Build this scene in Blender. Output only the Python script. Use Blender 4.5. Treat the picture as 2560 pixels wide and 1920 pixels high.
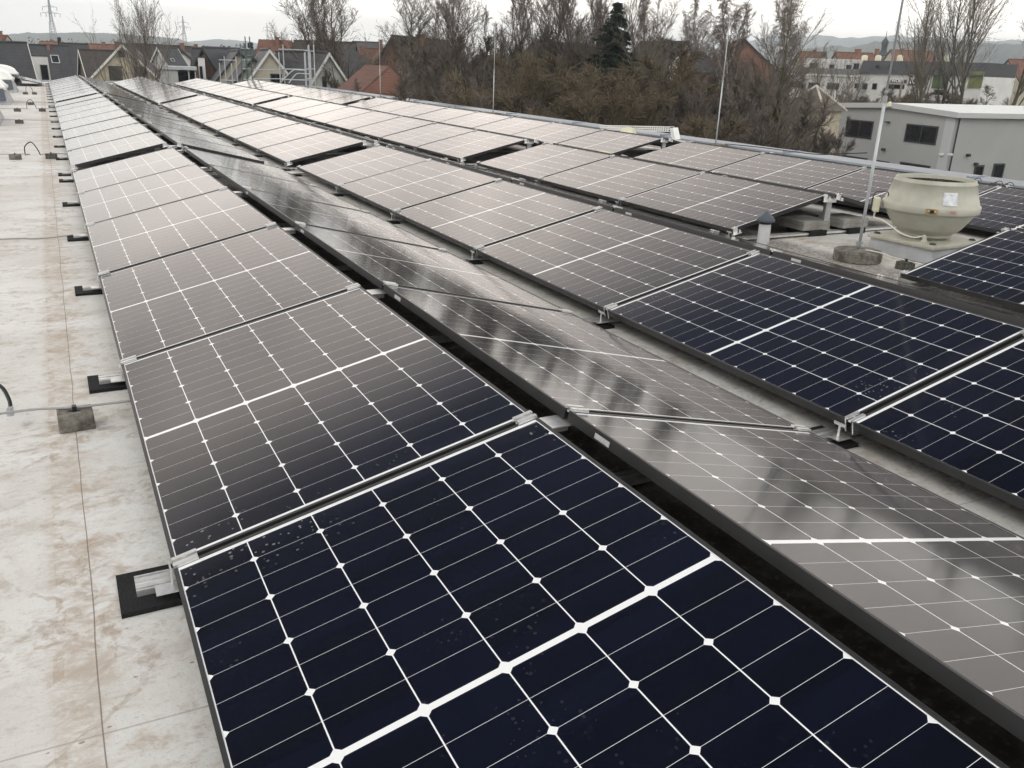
import bpy, math, random
from math import sin, cos, radians as R, pi
from mathutils import Vector, Matrix, noise as mnoise

for o in list(bpy.data.objects): bpy.data.objects.remove(o)
S = bpy.context.scene
C = S.collection

# ------------------------------------------------------------------ camera
CAM = Vector((-0.1305, -2.1236, 1.2850))
YAW, PITCH, ROLL, FPX = R(28.0425), R(-20.5222), R(2.0256), 2124.8
fwd = Vector((sin(YAW)*cos(PITCH), cos(YAW)*cos(PITCH), sin(PITCH)))
rt0 = Vector((cos(YAW), -sin(YAW), 0)); up0 = rt0.cross(fwd)
rt = rt0*cos(ROLL) + up0*sin(ROLL); up = -rt0*sin(ROLL) + up0*cos(ROLL)
cd = bpy.data.cameras.new('camera'); cam = bpy.data.objects.new('camera', cd); C.objects.link(cam)
cd.sensor_width = 36; cd.lens = FPX/2560*36; cd.clip_start = 0.05; cd.clip_end = 20000
cam.matrix_world = Matrix(((rt.x, up.x, -fwd.x, CAM.x), (rt.y, up.y, -fwd.y, CAM.y), (rt.z, up.z, -fwd.z, CAM.z), (0, 0, 0, 1)))
S.camera = cam

# ------------------------------------------------------------------ world, sun, exposure
SUN_AZ, SUN_EL = R(-62), R(48)
w = bpy.data.worlds.new('World'); S.world = w; w.use_nodes = True
NT = w.node_tree; NT.nodes.clear()

class X:                                            # tiny expression builder over math nodes
    def __init__(s, nt, v): s.nt = nt; s.v = v
    def op(s, o, *a, clamp=False):
        n = s.nt.nodes.new('ShaderNodeMath'); n.operation = o; n.use_clamp = clamp
        for i, q in enumerate((s,)+a):
            q = q.v if isinstance(q, X) else q
            if isinstance(q, (int, float)): n.inputs[i].default_value = q
            else: s.nt.links.new(q, n.inputs[i])
        return X(s.nt, n.outputs[0])
    def __add__(s, b): return s.op('ADD', b)
    def __sub__(s, b): return s.op('SUBTRACT', b)
    def __mul__(s, b): return s.op('MULTIPLY', b)
    def __truediv__(s, b): return s.op('DIVIDE', b)
    def lt(s, b): return s.op('LESS_THAN', b)
    def gt(s, b): return s.op('GREATER_THAN', b)
    def abs(s): return s.op('ABSOLUTE')
    def floor(s): return s.op('FLOOR')
    def max(s, b): return s.op('MAXIMUM', b)
    def min(s, b): return s.op('MINIMUM', b)
    def sat(s): return s.op('ADD', 0.0, clamp=True)
    def ramp(s, a, b):
        n = s.nt.nodes.new('ShaderNodeMapRange'); n.interpolation_type = 'SMOOTHSTEP'
        n.inputs[1].default_value = a; n.inputs[2].default_value = b
        s.nt.links.new(s.v, n.inputs[0]); return X(s.nt, n.outputs[0])

def sep(nt, vec):
    n = nt.nodes.new('ShaderNodeSeparateXYZ'); nt.links.new(vec, n.inputs[0])
    return [X(nt, n.outputs[i]) for i in range(3)]
def comb(nt, x, y, z=0.0):
    n = nt.nodes.new('ShaderNodeCombineXYZ')
    for i, q in enumerate((x, y, z)):
        if isinstance(q, X): nt.links.new(q.v, n.inputs[i])
        else: n.inputs[i].default_value = q
    return n.outputs[0]
def mix(nt, f, a, b):
    n = nt.nodes.new('ShaderNodeMix'); n.data_type = 'RGBA'
    for sock, q in ((n.inputs[0], f), (n.inputs[6], a), (n.inputs[7], b)):
        q = q.v if isinstance(q, X) else q
        if isinstance(q, (int, float)): sock.default_value = q
        elif isinstance(q, tuple): sock.default_value = (*q, 1) if len(q) == 3 else q
        else: nt.links.new(q, sock)
    return n.outputs[2]
def noise(nt, vec, scale, detail=4, rough=0.55, dist=0.0, out=0):
    n = nt.nodes.new('ShaderNodeTexNoise'); n.inputs['Scale'].default_value = scale
    n.inputs['Detail'].default_value = detail; n.inputs['Roughness'].default_value = rough
    n.inputs['Distortion'].default_value = dist
    if vec is not None: nt.links.new(vec, n.inputs['Vector'])
    return X(nt, n.outputs[out]) if out == 0 else n.outputs[out]

tc = NT.nodes.new('ShaderNodeTexCoord')
sky = NT.nodes.new('ShaderNodeTexSky'); sky.sky_type = 'NISHITA'; sky.sun_disc = False
sky.sun_elevation = SUN_EL; sky.sun_rotation = SUN_AZ
dx, dy, dz = sep(NT, tc.outputs['Generated'])
saz = (dx*sin(R(38)) + dy*cos(R(38)))            # towards the bright break in the clouds
flat = comb(NT, dx/(dz.max(0.0)+0.16), dy/(dz.max(0.0)+0.16), 0.3)
cl = noise(NT, flat, 0.9, 5, 0.55, 0.4).ramp(0.36, 0.64)
cl2 = noise(NT, flat, 0.28, 3, 0.5).ramp(0.35, 0.62)
el = dz.max(0.0)
front = (dx*sin(R(30)) + dy*cos(R(30))).ramp(-0.55, 0.40)
hor = mix(NT, saz.ramp(0.55, 0.97), (10.2, 10.4, 10.3), (18.4, 17.0, 15.0))
mid = mix(NT, front, (9.4, 9.3, 9.1), (14.0, 12.5, 11.3))
top = mix(NT, front, (11.2, 11.0, 10.7), (0.6, 0.7, 1.1))
c1 = mix(NT, el.ramp(0.02, 0.24), hor, mid)
c2 = mix(NT, el.ramp(0.37, 0.53), c1, top)
varm = ((cl - 0.5)*0.62 + (cl2 - 0.5)*0.85)*(el.ramp(0.05, 0.28)*0.9 + 0.1) + 1.0
vm = NT.nodes.new('ShaderNodeVectorMath'); vm.operation = 'SCALE'
NT.links.new(c2, vm.inputs[0]); NT.links.new(varm.v, vm.inputs['Scale'])
skyc = mix(NT, 0.955, sky.outputs[0], vm.outputs[0])
bg = NT.nodes.new('ShaderNodeBackground'); bg.inputs['Strength'].default_value = 0.1
NT.links.new(skyc, bg.inputs['Color'])
wo = NT.nodes.new('ShaderNodeOutputWorld'); NT.links.new(bg.outputs[0], wo.inputs['Surface'])

sl = bpy.data.lights.new('sun', 'SUN'); sl.energy = 0.5; sl.angle = R(20); sl.color = (1, 0.96, 0.9)
so = bpy.data.objects.new('sun', sl); C.objects.link(so)
so.rotation_euler = (pi/2 - SUN_EL, 0, pi - SUN_AZ)
S.view_settings.view_transform = 'Standard'; S.view_settings.look = 'None'
S.view_settings.exposure = 0.6; S.view_settings.gamma = 1
S.render.resolution_x = 1024; S.render.resolution_y = 768
try:
    S.cycles.max_bounces = 6; S.cycles.volume_bounces = 1; S.cycles.transparent_max_bounces = 8
except Exception: pass

# ------------------------------------------------------------------ pixel/world helpers for real distances
def Wp(px, py, t): return CAM + (fwd + rt*((px-1280)/FPX) - up*((py-960)/FPX))*t
def Pz(px, py, z):
    d = fwd + rt*((px-1280)/FPX) - up*((py-960)/FPX); return CAM + d*((z-CAM.z)/d.z)

# ------------------------------------------------------------------ materials
MC = {}
def mat(name, col, rough=0.6, metal=0.0, ior=1.45, var=0.0, vscale=3.0, col2=None, bump=0.0, bscale=30.0, spec=0.5, det=4):
    if name in MC: return MC[name]
    m = bpy.data.materials.new(name); m.use_nodes = True; nt = m.node_tree; b = nt.nodes['Principled BSDF']
    b.inputs['Roughness'].default_value = rough; b.inputs['Metallic'].default_value = metal
    b.inputs['IOR'].default_value = ior; b.inputs['Base Color'].default_value = (*col, 1)
    b.inputs['Specular IOR Level'].default_value = spec
    t = nt.nodes.new('ShaderNodeTexCoord')
    if var > 0 or col2:
        f = noise(nt, t.outputs['Object'], vscale, det, 0.6).ramp(0.3, 0.7)
        c2 = col2 if col2 else tuple(c*(1-var) for c in col)
        nt.links.new(mix(nt, f, col, c2), b.inputs['Base Color'])
    if bump > 0:
        bn = nt.nodes.new('ShaderNodeBump'); bn.inputs['Strength'].default_value = bump; bn.inputs['Distance'].default_value = 0.02
        nt.links.new(noise(nt, t.outputs['Object'], bscale, 5, 0.6).v, bn.inputs['Height']); nt.links.new(bn.outputs[0], b.inputs['Normal'])
    MC[name] = m; return m

PW, PL, PP = 1.1264, 1.748, 1.7686                   # panel width, length, pitch along the row
def cell_material():
    m = bpy.data.materials.new('glass_over_solar_cells'); m.use_nodes = True; nt = m.node_tree; b = nt.nodes['Principled BSDF']
    t = nt.nodes.new('ShaderNodeTexCoord'); u, v, _ = sep(nt, t.outputs['UV'])
    oi = nt.nodes.new('ShaderNodeObjectInfo'); rnd = X(nt, oi.outputs['Random'])
    x = u - PW/2; ya = (v - PL/2).abs() - 0.0082
    CW, HC = 0.1835, 0.0934
    xs = x + CW*3
    qx = xs.op('PINGPONG', CW/2); py = ya.op('PINGPONG', HC)
    colm = qx.gt(0.0016)
    rowm = (ya.op('WRAP', HC, 0.0) if False else py.min(X(nt, py.v)*-1.0 + HC)).gt(0.00045)
    cham = (qx + py).gt(0.0128)
    ins = x.abs().lt(CW*3 - 0.0016)*ya.gt(0.0)*ya.lt(HC*9)
    cell = colm*rowm*cham*ins
    # per-cell tint
    wn = nt.nodes.new('ShaderNodeTexWhiteNoise')
    nt.links.new(comb(nt, (xs/CW).floor(), (v/HC).floor(), rnd*31.0), wn.inputs['Vector'])
    wv = X(nt, wn.outputs[0])
    ccol = mix(nt, wv, (0.0011, 0.0017, 0.0050), (0.0022, 0.0034, 0.0105))
    base = mix(nt, cell, (0.84, 0.85, 0.84), ccol)
    # dried drops and dust
    pos = comb(nt, u + rnd*17.0, v + rnd*9.0, 0.0)
    vo = nt.nodes.new('ShaderNodeTexVoronoi'); vo.inputs['Scale'].default_value = 62; vo.inputs['Randomness'].default_value = 1
    nt.links.new(pos, vo.inputs['Vector']); vd = X(nt, vo.outputs['Distance'])
    vc = sep(nt, vo.outputs['Color'])[0]
    patch = noise(nt, pos, 3.2, 3, 0.6).ramp(0.50, 0.66)
    edge = ya.ramp(HC*5.5, HC*9.0)*0.85 + 0.15
    drop = vd.lt(vc*0.36 - 0.05)*patch*edge
    speck = noise(nt, pos, 420, 2, 0.7).ramp(0.66, 0.74)*noise(nt, pos, 5.0, 2).ramp(0.5, 0.75)
    film = noise(nt, pos, 2.0, 4, 0.6).ramp(0.45, 0.85)*0.004 + ya.ramp(HC*8.2, HC*9.3)*0.010
    base = mix(nt, (drop*0.30 + speck*0.22 + film).sat(), base, (0.55, 0.54, 0.52))
    nt.links.new(base, b.inputs['Base Color'])
    b.inputs['IOR'].default_value = 1.46
    rg = drop*0.25 + noise(nt, pos, 1.3, 3, 0.5)*0.05 + 0.06
    nt.links.new(rg.v, b.inputs['Roughness'])
    bn = nt.nodes.new('ShaderNodeBump'); bn.inputs['Strength'].default_value = 0.02; bn.inputs['Distance'].default_value = 0.002
    nt.links.new((noise(nt, pos, 95, 3, 0.6) + noise(nt, pos, 3.5, 2, 0.5)*6.0).v, bn.inputs['Height']); nt.links.new(bn.outputs[0], b.inputs['Normal'])
    return m

def roof_material():
    m = bpy.data.materials.new('weathered_white_membrane'); m.use_nodes = True; nt = m.node_tree; b = nt.nodes['Principled BSDF']
    t = nt.nodes.new('ShaderNodeTexCoord'); P = t.outputs['Object']; x, y, _ = sep(nt, P)
    st = comb(nt, x*0.45, y*1.0, 0.0); sx = comb(nt, x*1.0, y*2.6, 0.0)
    n1 = noise(nt, P, 0.8, 6, 0.62, 0.6); n2 = noise(nt, sx, 1.9, 7, 0.68, 0.9); n3 = noise(nt, P, 14, 5, 0.7, 0.5)
    col = mix(nt, n1.ramp(0.35, 0.7), (0.71, 0.71, 0.69), (0.585, 0.57, 0.525))
    col = mix(nt, n2.ramp(0.50, 0.72)*0.6, col, (0.43, 0.395, 0.34))
    col = mix(nt, (n3.ramp(0.50, 0.68)*n2.ramp(0.38, 0.60))*0.7, col, (0.36, 0.30, 0.235))
    # puddle-edge bands across the fall of the roof and worn patches
    band = noise(nt, comb(nt, x*0.25, y*0.9, 3.0), 0.9, 4, 0.6, 0.8).ramp(0.54, 0.66)
    col = mix(nt, band*n3.ramp(0.3, 0.65)*0.6, col, (0.40, 0.355, 0.29))
    # specks
    vo = nt.nodes.new('ShaderNodeTexVoronoi'); vo.inputs['Scale'].default_value = 16; nt.links.new(comb(nt, x*1.0, y*1.6, 0.0), vo.inputs['Vector'])
    vd = X(nt, vo.outputs['Distance']); vc = sep(nt, vo.outputs['Color'])
    spk = (vd + noise(nt, P, 60, 2)*0.10 - 0.05).lt((vc[0] - 0.55)*0.24)*vc[1].gt(0.35)
    col = mix(nt, spk*0.8, col, (0.22, 0.19, 0.15))
    mott = noise(nt, comb(nt, x*1.0, y*1.9, 0.0), 26, 6, 0.75, 0.6)
    col = mix(nt, mott.ramp(0.50, 0.66)*(n2.ramp(0.35, 0.55)*0.5 + 0.12), col, (0.45, 0.41, 0.35))
    fine = noise(nt, comb(nt, x*1.0, y*1.7, 0.0), 70, 3, 0.7).ramp(0.60, 0.67)*n1.ramp(0.30, 0.55)
    col = mix(nt, fine*0.5, col, (0.30, 0.26, 0.2))
    # seams between membrane sheets: every 1.5 m along the rows and a few across
    wob = (noise(nt, comb(nt, 0.0, y, 0.0), 1.1, 3) - 0.5)*0.05
    seam = ((x + 0.205 + wob*0.5)/1.51)
    sd = (seam - (seam + 0.5).floor()).abs()*1.51
    col = mix(nt, sd.ramp(0.16, 0.0)*n3.ramp(0.38, 0.6)*n2.ramp(0.36, 0.55)*0.7, col, (0.40, 0.31, 0.22))
    weld = ((x + 0.285 + wob)/1.51); wd = (weld - (weld + 0.5).floor()).abs()*1.51
    col = mix(nt, wd.lt(0.012)*n3.ramp(0.47, 0.6)*0.55, col, (0.36, 0.27, 0.19))
    bandx = (x + 0.255).abs().ramp(0.075, 0.035)
    col = mix(nt, bandx*mott.ramp(0.36, 0.56)*(n1.ramp(0.35, 0.6)*0.45 + 0.15), col, (0.43, 0.36, 0.285))
    pud = noise(nt, comb(nt, x*0.8, y*0.9, 7.0), 1.1, 5, 0.6, 0.7)
    ring = (pud - 0.5).abs().lt(0.011)*n3.ramp(0.4, 0.6)
    col = mix(nt, ring*0.45, col, (0.33, 0.28, 0.22))
    col = mix(nt, pud.ramp(0.5, 0.62)*0.30, col, (0.50, 0.47, 0.42))
    col = mix(nt, sd.lt(0.0017)*0.8, col, (0.17, 0.135, 0.105))
    cy = ((y + 0.43 + x*0.03)/7.4); cdn = (cy - (cy + 0.5).floor()).abs()*7.4
    col = mix(nt, cdn.lt(0.003)*0.45, col, (0.25, 0.2, 0.16))
    # moss and silt along the valleys, plus shade painted in under the eaves
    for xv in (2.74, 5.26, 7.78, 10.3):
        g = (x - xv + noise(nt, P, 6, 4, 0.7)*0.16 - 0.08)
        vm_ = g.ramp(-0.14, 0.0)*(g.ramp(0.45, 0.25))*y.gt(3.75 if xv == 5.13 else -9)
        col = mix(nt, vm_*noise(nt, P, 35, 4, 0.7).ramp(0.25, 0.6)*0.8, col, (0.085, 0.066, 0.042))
    for xr in (1.157, 3.70, 6.225, 8.74):            # shade under each open ridge gap, painted into the membrane as a dark stripe
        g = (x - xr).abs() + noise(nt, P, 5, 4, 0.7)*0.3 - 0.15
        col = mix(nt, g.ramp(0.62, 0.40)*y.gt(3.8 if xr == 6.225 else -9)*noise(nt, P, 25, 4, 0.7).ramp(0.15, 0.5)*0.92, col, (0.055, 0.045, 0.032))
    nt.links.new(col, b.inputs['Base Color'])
    b.inputs['Roughness'].default_value = 0.55; b.inputs['Specular IOR Level'].default_value = 0.35
    bn = nt.nodes.new('ShaderNodeBump'); bn.inputs['Strength'].default_value = 0.25; bn.inputs['Distance'].default_value = 0.01
    nt.links.new((noise(nt, P, 40, 5, 0.6) + noise(nt, P, 1.5, 3)*3.0).v, bn.inputs['Height']); nt.links.new(bn.outputs[0], b.inputs['Normal'])
    return m

def tile_material(name, col, pitch=0.34, var=0.35):
    """roof tiles: courses by object height, random tile tint"""
    if name in MC: return MC[name]
    m = bpy.data.materials.new(name); m.use_nodes = True; nt = m.node_tree; b = nt.nodes['Principled BSDF']
    t = nt.nodes.new('ShaderNodeTexCoord'); x, y, z = sep(nt, t.outputs['Object'])
    cr = z/(pitch*0.7); fr = cr - cr.floor()
    wn = nt.nodes.new('ShaderNodeTexWhiteNoise'); nt.links.new(comb(nt, ((x+y*0.37)/0.3).floor(), cr.floor(), 0.0), wn.inputs['Vector'])
    f = X(nt, wn.outputs[0])*var + noise(nt, t.outputs['Object'], 0.8, 4, 0.6).ramp(0.35, 0.7)*0.35 + fr.lt(0.16)*0.35
    nt.links.new(mix(nt, f.sat(), col, tuple(c*0.5 for c in col)), b.inputs['Base Color'])
    b.inputs['Roughness'].default_value = 0.7; MC[name] = m; return m

def brick_material(name, c1, c2, mortar):
    if name in MC: return MC[name]
    m = bpy.data.materials.new(name); m.use_nodes = True; nt = m.node_tree; b = nt.nodes['Principled BSDF']
    t = nt.nodes.new('ShaderNodeTexCoord'); x, y, z = sep(nt, t.outputs['Object'])
    br = nt.nodes.new('ShaderNodeTexBrick'); nt.links.new(comb(nt, x + y, z, 0.0), br.inputs['Vector'])
    br.inputs['Scale'].default_value = 3.0
    for k, c in (('Color1', c1), ('Color2', c2), ('Mortar', mortar)): br.inputs[k].default_value = (*c, 1)
    nt.links.new(mix(nt, noise(nt, t.outputs['Object'], 1.2).ramp(0.4, 0.75)*0.4, br.outputs[0], tuple(c*0.6 for c in c1)), b.inputs['Base Color'])
    b.inputs['Roughness'].default_value = 0.85; MC[name] = m; return m

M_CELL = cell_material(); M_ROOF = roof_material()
M_FRAME = mat('black_anodised_frame', (0.027, 0.0275, 0.028), 0.42, 0.0, var=0.25, vscale=9)
M_BACK = mat('dark_back_sheet', (0.035, 0.035, 0.037), 0.6, var=0.2)
M_ALU = mat('bare_aluminium', (0.86, 0.86, 0.84), 0.40, 0.85, var=0.18, vscale=25)
M_ALUD = mat('dull_aluminium', (0.50, 0.51, 0.52), 0.5, 0.7, var=0.25, vscale=12)
M_RUB = mat('black_rubber_granulate', (0.018, 0.018, 0.019), 0.9, var=0.6, vscale=180, bump=0.8, bscale=220)
M_STICK = mat('white_sticker', (0.55, 0.55, 0.55), 0.5, var=0.3, vscale=60)
M_CONC = mat('grey_concrete_slab', (0.34, 0.33, 0.30), 0.9, var=0.35, vscale=9, bump=0.4, bscale=60)
M_CONCD = mat('weathered_mossy_concrete', (0.26, 0.245, 0.21), 0.95, col2=(0.075, 0.07, 0.055), vscale=14, bump=0.9, bscale=50, det=8)
M_BLOCKD = mat('black_lichen_concrete', (0.055, 0.052, 0.047), 0.95, col2=(0.15, 0.14, 0.12), vscale=45, bump=0.9, bscale=90)
M_FAN = mat('beige_grey_plastic', (0.46, 0.455, 0.375), 0.48, col2=(0.36, 0.355, 0.29), vscale=5, bump=0.12, bscale=8)
M_FAND = mat('dark_interior_plastic', (0.055, 0.053, 0.045), 0.6, var=0.3)
M_CURB = mat('grey_sheet_curb', (0.40, 0.41, 0.43), 0.5, col2=(0.30, 0.31, 0.32), vscale=6)
M_WHITE = mat('white_lacquer', (0.78, 0.78, 0.76), 0.4, var=0.08)
M_CREAM = mat('cream_plastic', (0.70, 0.67, 0.50), 0.4, var=0.15, vscale=20)
M_ZINC = mat('blue_grey_coping_metal', (0.27, 0.31, 0.35), 0.38, 0.25, var=0.18, vscale=0.7)
M_RUST = mat('rusty_yellow_steel', (0.50, 0.33, 0.12), 0.6, var=0.5, vscale=40)
M_BLACK = mat('black_plastic', (0.012, 0.012, 0.013), 0.45, var=0.2)
M_SLATE = mat('dark_slate_panel', (0.085, 0.10, 0.12), 0.5, var=0.25)
M_DOME = mat('opal_acrylic_dome', (0.86, 0.86, 0.82), 0.25, var=0.06)
M_GALV = mat('galvanised_steel', (0.55, 0.58, 0.58), 0.5, 0.3, var=0.2)
M_GREENP = mat('green_painted_steel', (0.07, 0.13, 0.11), 0.5, var=0.3)
M_PAPER = mat('wrinkled_foil_label', (0.74, 0.76, 0.77), 0.35, col2=(0.50, 0.52, 0.54), vscale=22, bump=0.6, bscale=30)
M_PINK = mat('faded_red_sticker', (0.62, 0.26, 0.25), 0.6, var=0.3, vscale=30)

# ------------------------------------------------------------------ mesh builder
class MB:
    def __init__(s): s.v = []; s.f = []; s.m = []; s.uv = {}
    def quad(s, a, b, c, d, mi=0):
        i = len(s.v); s.v += [tuple(a), tuple(b), tuple(c), tuple(d)]; s.f.append((i, i+1, i+2, i+3)); s.m.append(mi); return s
    def tri(s, a, b, c, mi=0):
        i = len(s.v); s.v += [tuple(a), tuple(b), tuple(c)]; s.f.append((i, i+1, i+2)); s.m.append(mi); return s
    def hexa(s, P, mi=0):                            # 8 corners: bottom 0-3 ccw, top 4-7
        i = len(s.v); s.v += [tuple(p) for p in P]
        for f in ((3, 2, 1, 0), (4, 5, 6, 7), (0, 1, 5, 4), (1, 2, 6, 5), (2, 3, 7, 6), (3, 0, 4, 7)):
            s.f.append(tuple(i+k for k in f)); s.m.append(mi)
        return s
    def box(s, a, b, mi=0, M=None):
        (x0, y0, z0), (x1, y1, z1) = a, b
        P = [Vector(p) for p in ((x0, y0, z0), (x1, y0, z0), (x1, y1, z0), (x0, y1, z0), (x0, y0, z1), (x1, y0, z1), (x1, y1, z1), (x0, y1, z1))]
        if M: P = [M @ p for p in P]
        return s.hexa(P, mi)
    def tube(s, pts, rs, n=6, mi=0, cap=True):
        pts = [Vector(p) for p in pts]
        if not hasattr(rs, '__len__'): rs = [rs]*len(pts)
        i0 = len(s.v); u = None
        for k, p in enumerate(pts):
            d = (pts[min(k+1, len(pts)-1)] - pts[max(k-1, 0)])
            d = d.normalized() if d.length > 1e-9 else Vector((0, 0, 1))
            if u is None: u = d.orthogonal().normalized()
            else:
                u = u - d*u.dot(d); u = u.normalized() if u.length > 1e-6 else d.orthogonal().normalized()
            q = d.cross(u)
            for a in range(n):
                t = 2*pi*a/n; s.v.append(tuple(p + (u*cos(t) + q*sin(t))*rs[k]))
        for k in range(len(pts)-1):
            for a in range(n):
                b = (a+1) % n; s.f.append((i0+k*n+a, i0+k*n+b, i0+(k+1)*n+b, i0+(k+1)*n+a)); s.m.append(mi)
        if cap and n > 3:
            s.f.append(tuple(i0+a for a in reversed(range(n)))); s.m.append(mi)
            s.f.append(tuple(i0+(len(pts)-1)*n+a for a in range(n))); s.m.append(mi)
        return s
    def lathe(s, prof, n=48, c=(0, 0, 0), mi=0):     # prof: (r, z)
        i0 = len(s.v)
        for r, z in prof:
            for a in range(n):
                t = 2*pi*a/n; s.v.append((c[0]+r*cos(t), c[1]+r*sin(t), c[2]+z))
        for k in range(len(prof)-1):
            for a in range(n):
                b = (a+1) % n; s.f.append((i0+k*n+a, i0+k*n+b, i0+(k+1)*n+b, i0+(k+1)*n+a)); s.m.append(mi)
        return s
    def mesh(s, name, mats, smooth=False):
        me = bpy.data.meshes.new(name); me.from_pydata(s.v, [], s.f)
        for q in (mats if isinstance(mats, (list, tuple)) else [mats]): me.materials.append(q)
        if any(s.m): me.polygons.foreach_set('material_index', s.m)
        if smooth: me.polygons.foreach_set('use_smooth', [True]*len(s.f))
        me.update(); return me
    def build(s, name, mats, parent=None, smooth=False, bevel=0.0, loc=None):
        o = bpy.data.objects.new(name, s.mesh(name, mats, smooth)); C.objects.link(o)
        if parent: o.parent = parent
        if loc: o.location = loc
        if bevel:
            b = o.modifiers.new('bevel', 'BEVEL'); b.width = bevel; b.segments = 2; b.limit_method = 'ANGLE'
        return o

def thing(name, label, cat, loc=(0, 0, 0), rz=0.0, group=None):
    o = bpy.data.objects.new(name, None); C.objects.link(o); o.location = loc; o.rotation_euler = (0, 0, rz)
    o.empty_display_size = 0.1; return tag(o, label, cat, group)
def tag(o, label=None, cat=None, group=None, kind=None):
    if label: o['label'] = label
    if cat: o['category'] = cat
    if group: o['group'] = group
    if kind: o['kind'] = kind
    return o
KIDS = {}
def copy_tree(o, parent=None):
    c = o.copy(); C.objects.link(c)
    if parent: c.parent = parent
    for ch in list(o.children): copy_tree(ch, c)
    return c
def inst(name, me, parent, loc=(0, 0, 0), rot=(0, 0, 0)):
    o = bpy.data.objects.new(name, me); C.objects.link(o); o.parent = parent; o.location = loc; o.rotation_euler = rot; return o
ORD = ['', 'first', 'second', 'third', 'fourth', 'fifth', 'sixth', 'seventh', 'eighth', 'ninth', 'tenth', 'eleventh', 'twelfth', 'thirteenth',
       'fourteenth', 'fifteenth', 'sixteenth', 'seventeenth', 'eighteenth', 'nineteenth', 'twentieth', 'twenty-first', 'twenty-second',
       'twenty-third', 'twenty-fourth', 'twenty-fifth', 'twenty-sixth', 'twenty-seventh', 'twenty-eighth', 'twenty-ninth', 'thirtieth']

# ------------------------------------------------------------------ ground, hills, hall
ZR, ZG = -0.115, -7.6
M_GROUND = mat('winter_grass_ground', (0.075, 0.085, 0.04), 0.95, col2=(0.12, 0.10, 0.07), vscale=0.05, det=8)
g = MB(); g.quad((-4900, -4900, ZG), (4900, -4900, ZG), (4900, 4900, ZG), (-4900, 4900, ZG))
tag(g.build('ground', M_GROUND), kind='structure')
g = MB(); g.quad((14.5, -20, ZG+.004), (66, -20, ZG+.004), (66, 75, ZG+.004), (14.5, 75, ZG+.004))
tag(g.build('pavement', mat('asphalt', (0.055, 0.055, 0.055), 0.9, var=0.3, vscale=0.6)), kind='structure')

def hills(prof, dist, depth, m):
    g = MB(); n = len(prof)
    pts = []
    for k in range(n-1):
        (x0, y0), (x1, y1) = prof[k], prof[k+1]
        st = 14
        for j in range(st): pts.append((x0+(x1-x0)*j/st, y0+(y1-y0)*j/st))
    pts.append(prof[-1])
    rows = []
    for i, (px, py) in enumerate(pts):
        d = Wp(px, py, 1) - CAM; h = Vector((d.x, d.y, 0)); s = h.length; h.normalize()
        ang = d.z/s
        r = []
        for k, (q, hf) in enumerate(((0.62, 0.0), (0.75, 0.28), (0.87, 0.66), (0.95, 0.88), (1.0, 1.0), (1.15, 0.8), (1.4, 0.0))):
            D = dist*q; H = ang*dist + CAM.z - ZG
            H += mnoise.noise(Vector((px*0.035, k*1.3, dist)))*H*0.05*(k in (1, 2, 3, 4)) + mnoise.noise(Vector((px*0.35, k*5.3, dist)))*1.5
            r.append(Vector((CAM.x+h.x*D, CAM.y+h.y*D, ZG - 6 + (H+6)*hf)))
        rows.append(r)
    for a, b in zip(rows, rows[1:]):
        for k in range(len(a)-1): g.quad(a[k], b[k], b[k+1], a[k+1])
    return tag(g.build('hills', m, smooth=True), kind='structure')
M_HILL = mat('wooded_hillside', (0.045, 0.06, 0.05), 0.95, col2=(0.10, 0.12, 0.07), vscale=0.0035, det=8)
hills([(-900, 118), (-500, 100), (-200, 92), (0, 86), (60, 83), (200, 80), (260, 82), (330, 88), (400, 92), (450, 98), (480, 108), (500, 118), (520, 128)], 2100, 0, M_HILL)
hills([(420, 112), (470, 104), (520, 100), (550, 97.5), (600, 101), (650, 108), (700, 114), (760, 118), (860, 116), (920, 112), (980, 110), (1060, 122), (1200, 136), (1500, 146), (1790, 118), (1815, 106), (1840, 103), (1870, 104),
       (1920, 92), (2000, 90), (2060, 88), (2120, 94), (2170, 91), (2200, 88.5), (2260, 91), (2340, 95), (2420, 104), (2560, 100), (2900, 110), (3400, 150)], 3400, 0, M_HILL)
hills([(1950, 140), (2020, 122), (2080, 114), (2120, 118), (2190, 105), (2260, 102), (2330, 100), (2400, 106), (2480, 108), (2560, 112), (2800, 125), (3200, 180)], 1500, 0, M_HILL)

# the hall we stand on
hall = thing('flat_roofed_hall', 'long low industrial hall whose stained white flat roof carries all the solar rows', 'building', (0, 0, ZR))
g = MB(); RX0, RX1, RY0, RY1 = -14.0, 12.02, -9.0, 44.6
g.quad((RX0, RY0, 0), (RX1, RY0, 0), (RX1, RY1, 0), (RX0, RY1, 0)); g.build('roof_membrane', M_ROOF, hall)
g = MB(); g.box((RX0+.02, RY0+.02, ZG-ZR), (RX1+.25, RY1+.1, -0.012)); g.build('wall', mat('grey_metal_cladding', (0.33, 0.35, 0.37), 0.5), hall)
g = MB(); n = 14; ln = (RY1-RY0)/n
for k in range(n):
    y0 = RY0 + k*ln
    g.hexa([(RX1, y0, -.10), (RX1+.40, y0, -.10), (RX1+.40, y0+ln-.006, -.10), (RX1, y0+ln-.006, -.10), (RX1, y0, .035), (RX1+.40, y0, .065), (RX1+.40, y0+ln-.006, .065), (RX1, y0+ln-.006, .035)])
    g.box((RX1-.012, y0+ln-.03, .02), (RX1+.406, y0+ln+.03, .072))
g.build('coping', M_ZINC, hall, bevel=0.004)
g = MB(); g.box((RX0, RY1, -.1), (RX1-.02, RY1+.35, .06)); g.build('coping', M_ZINC, hall, bevel=0.004)

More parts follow.
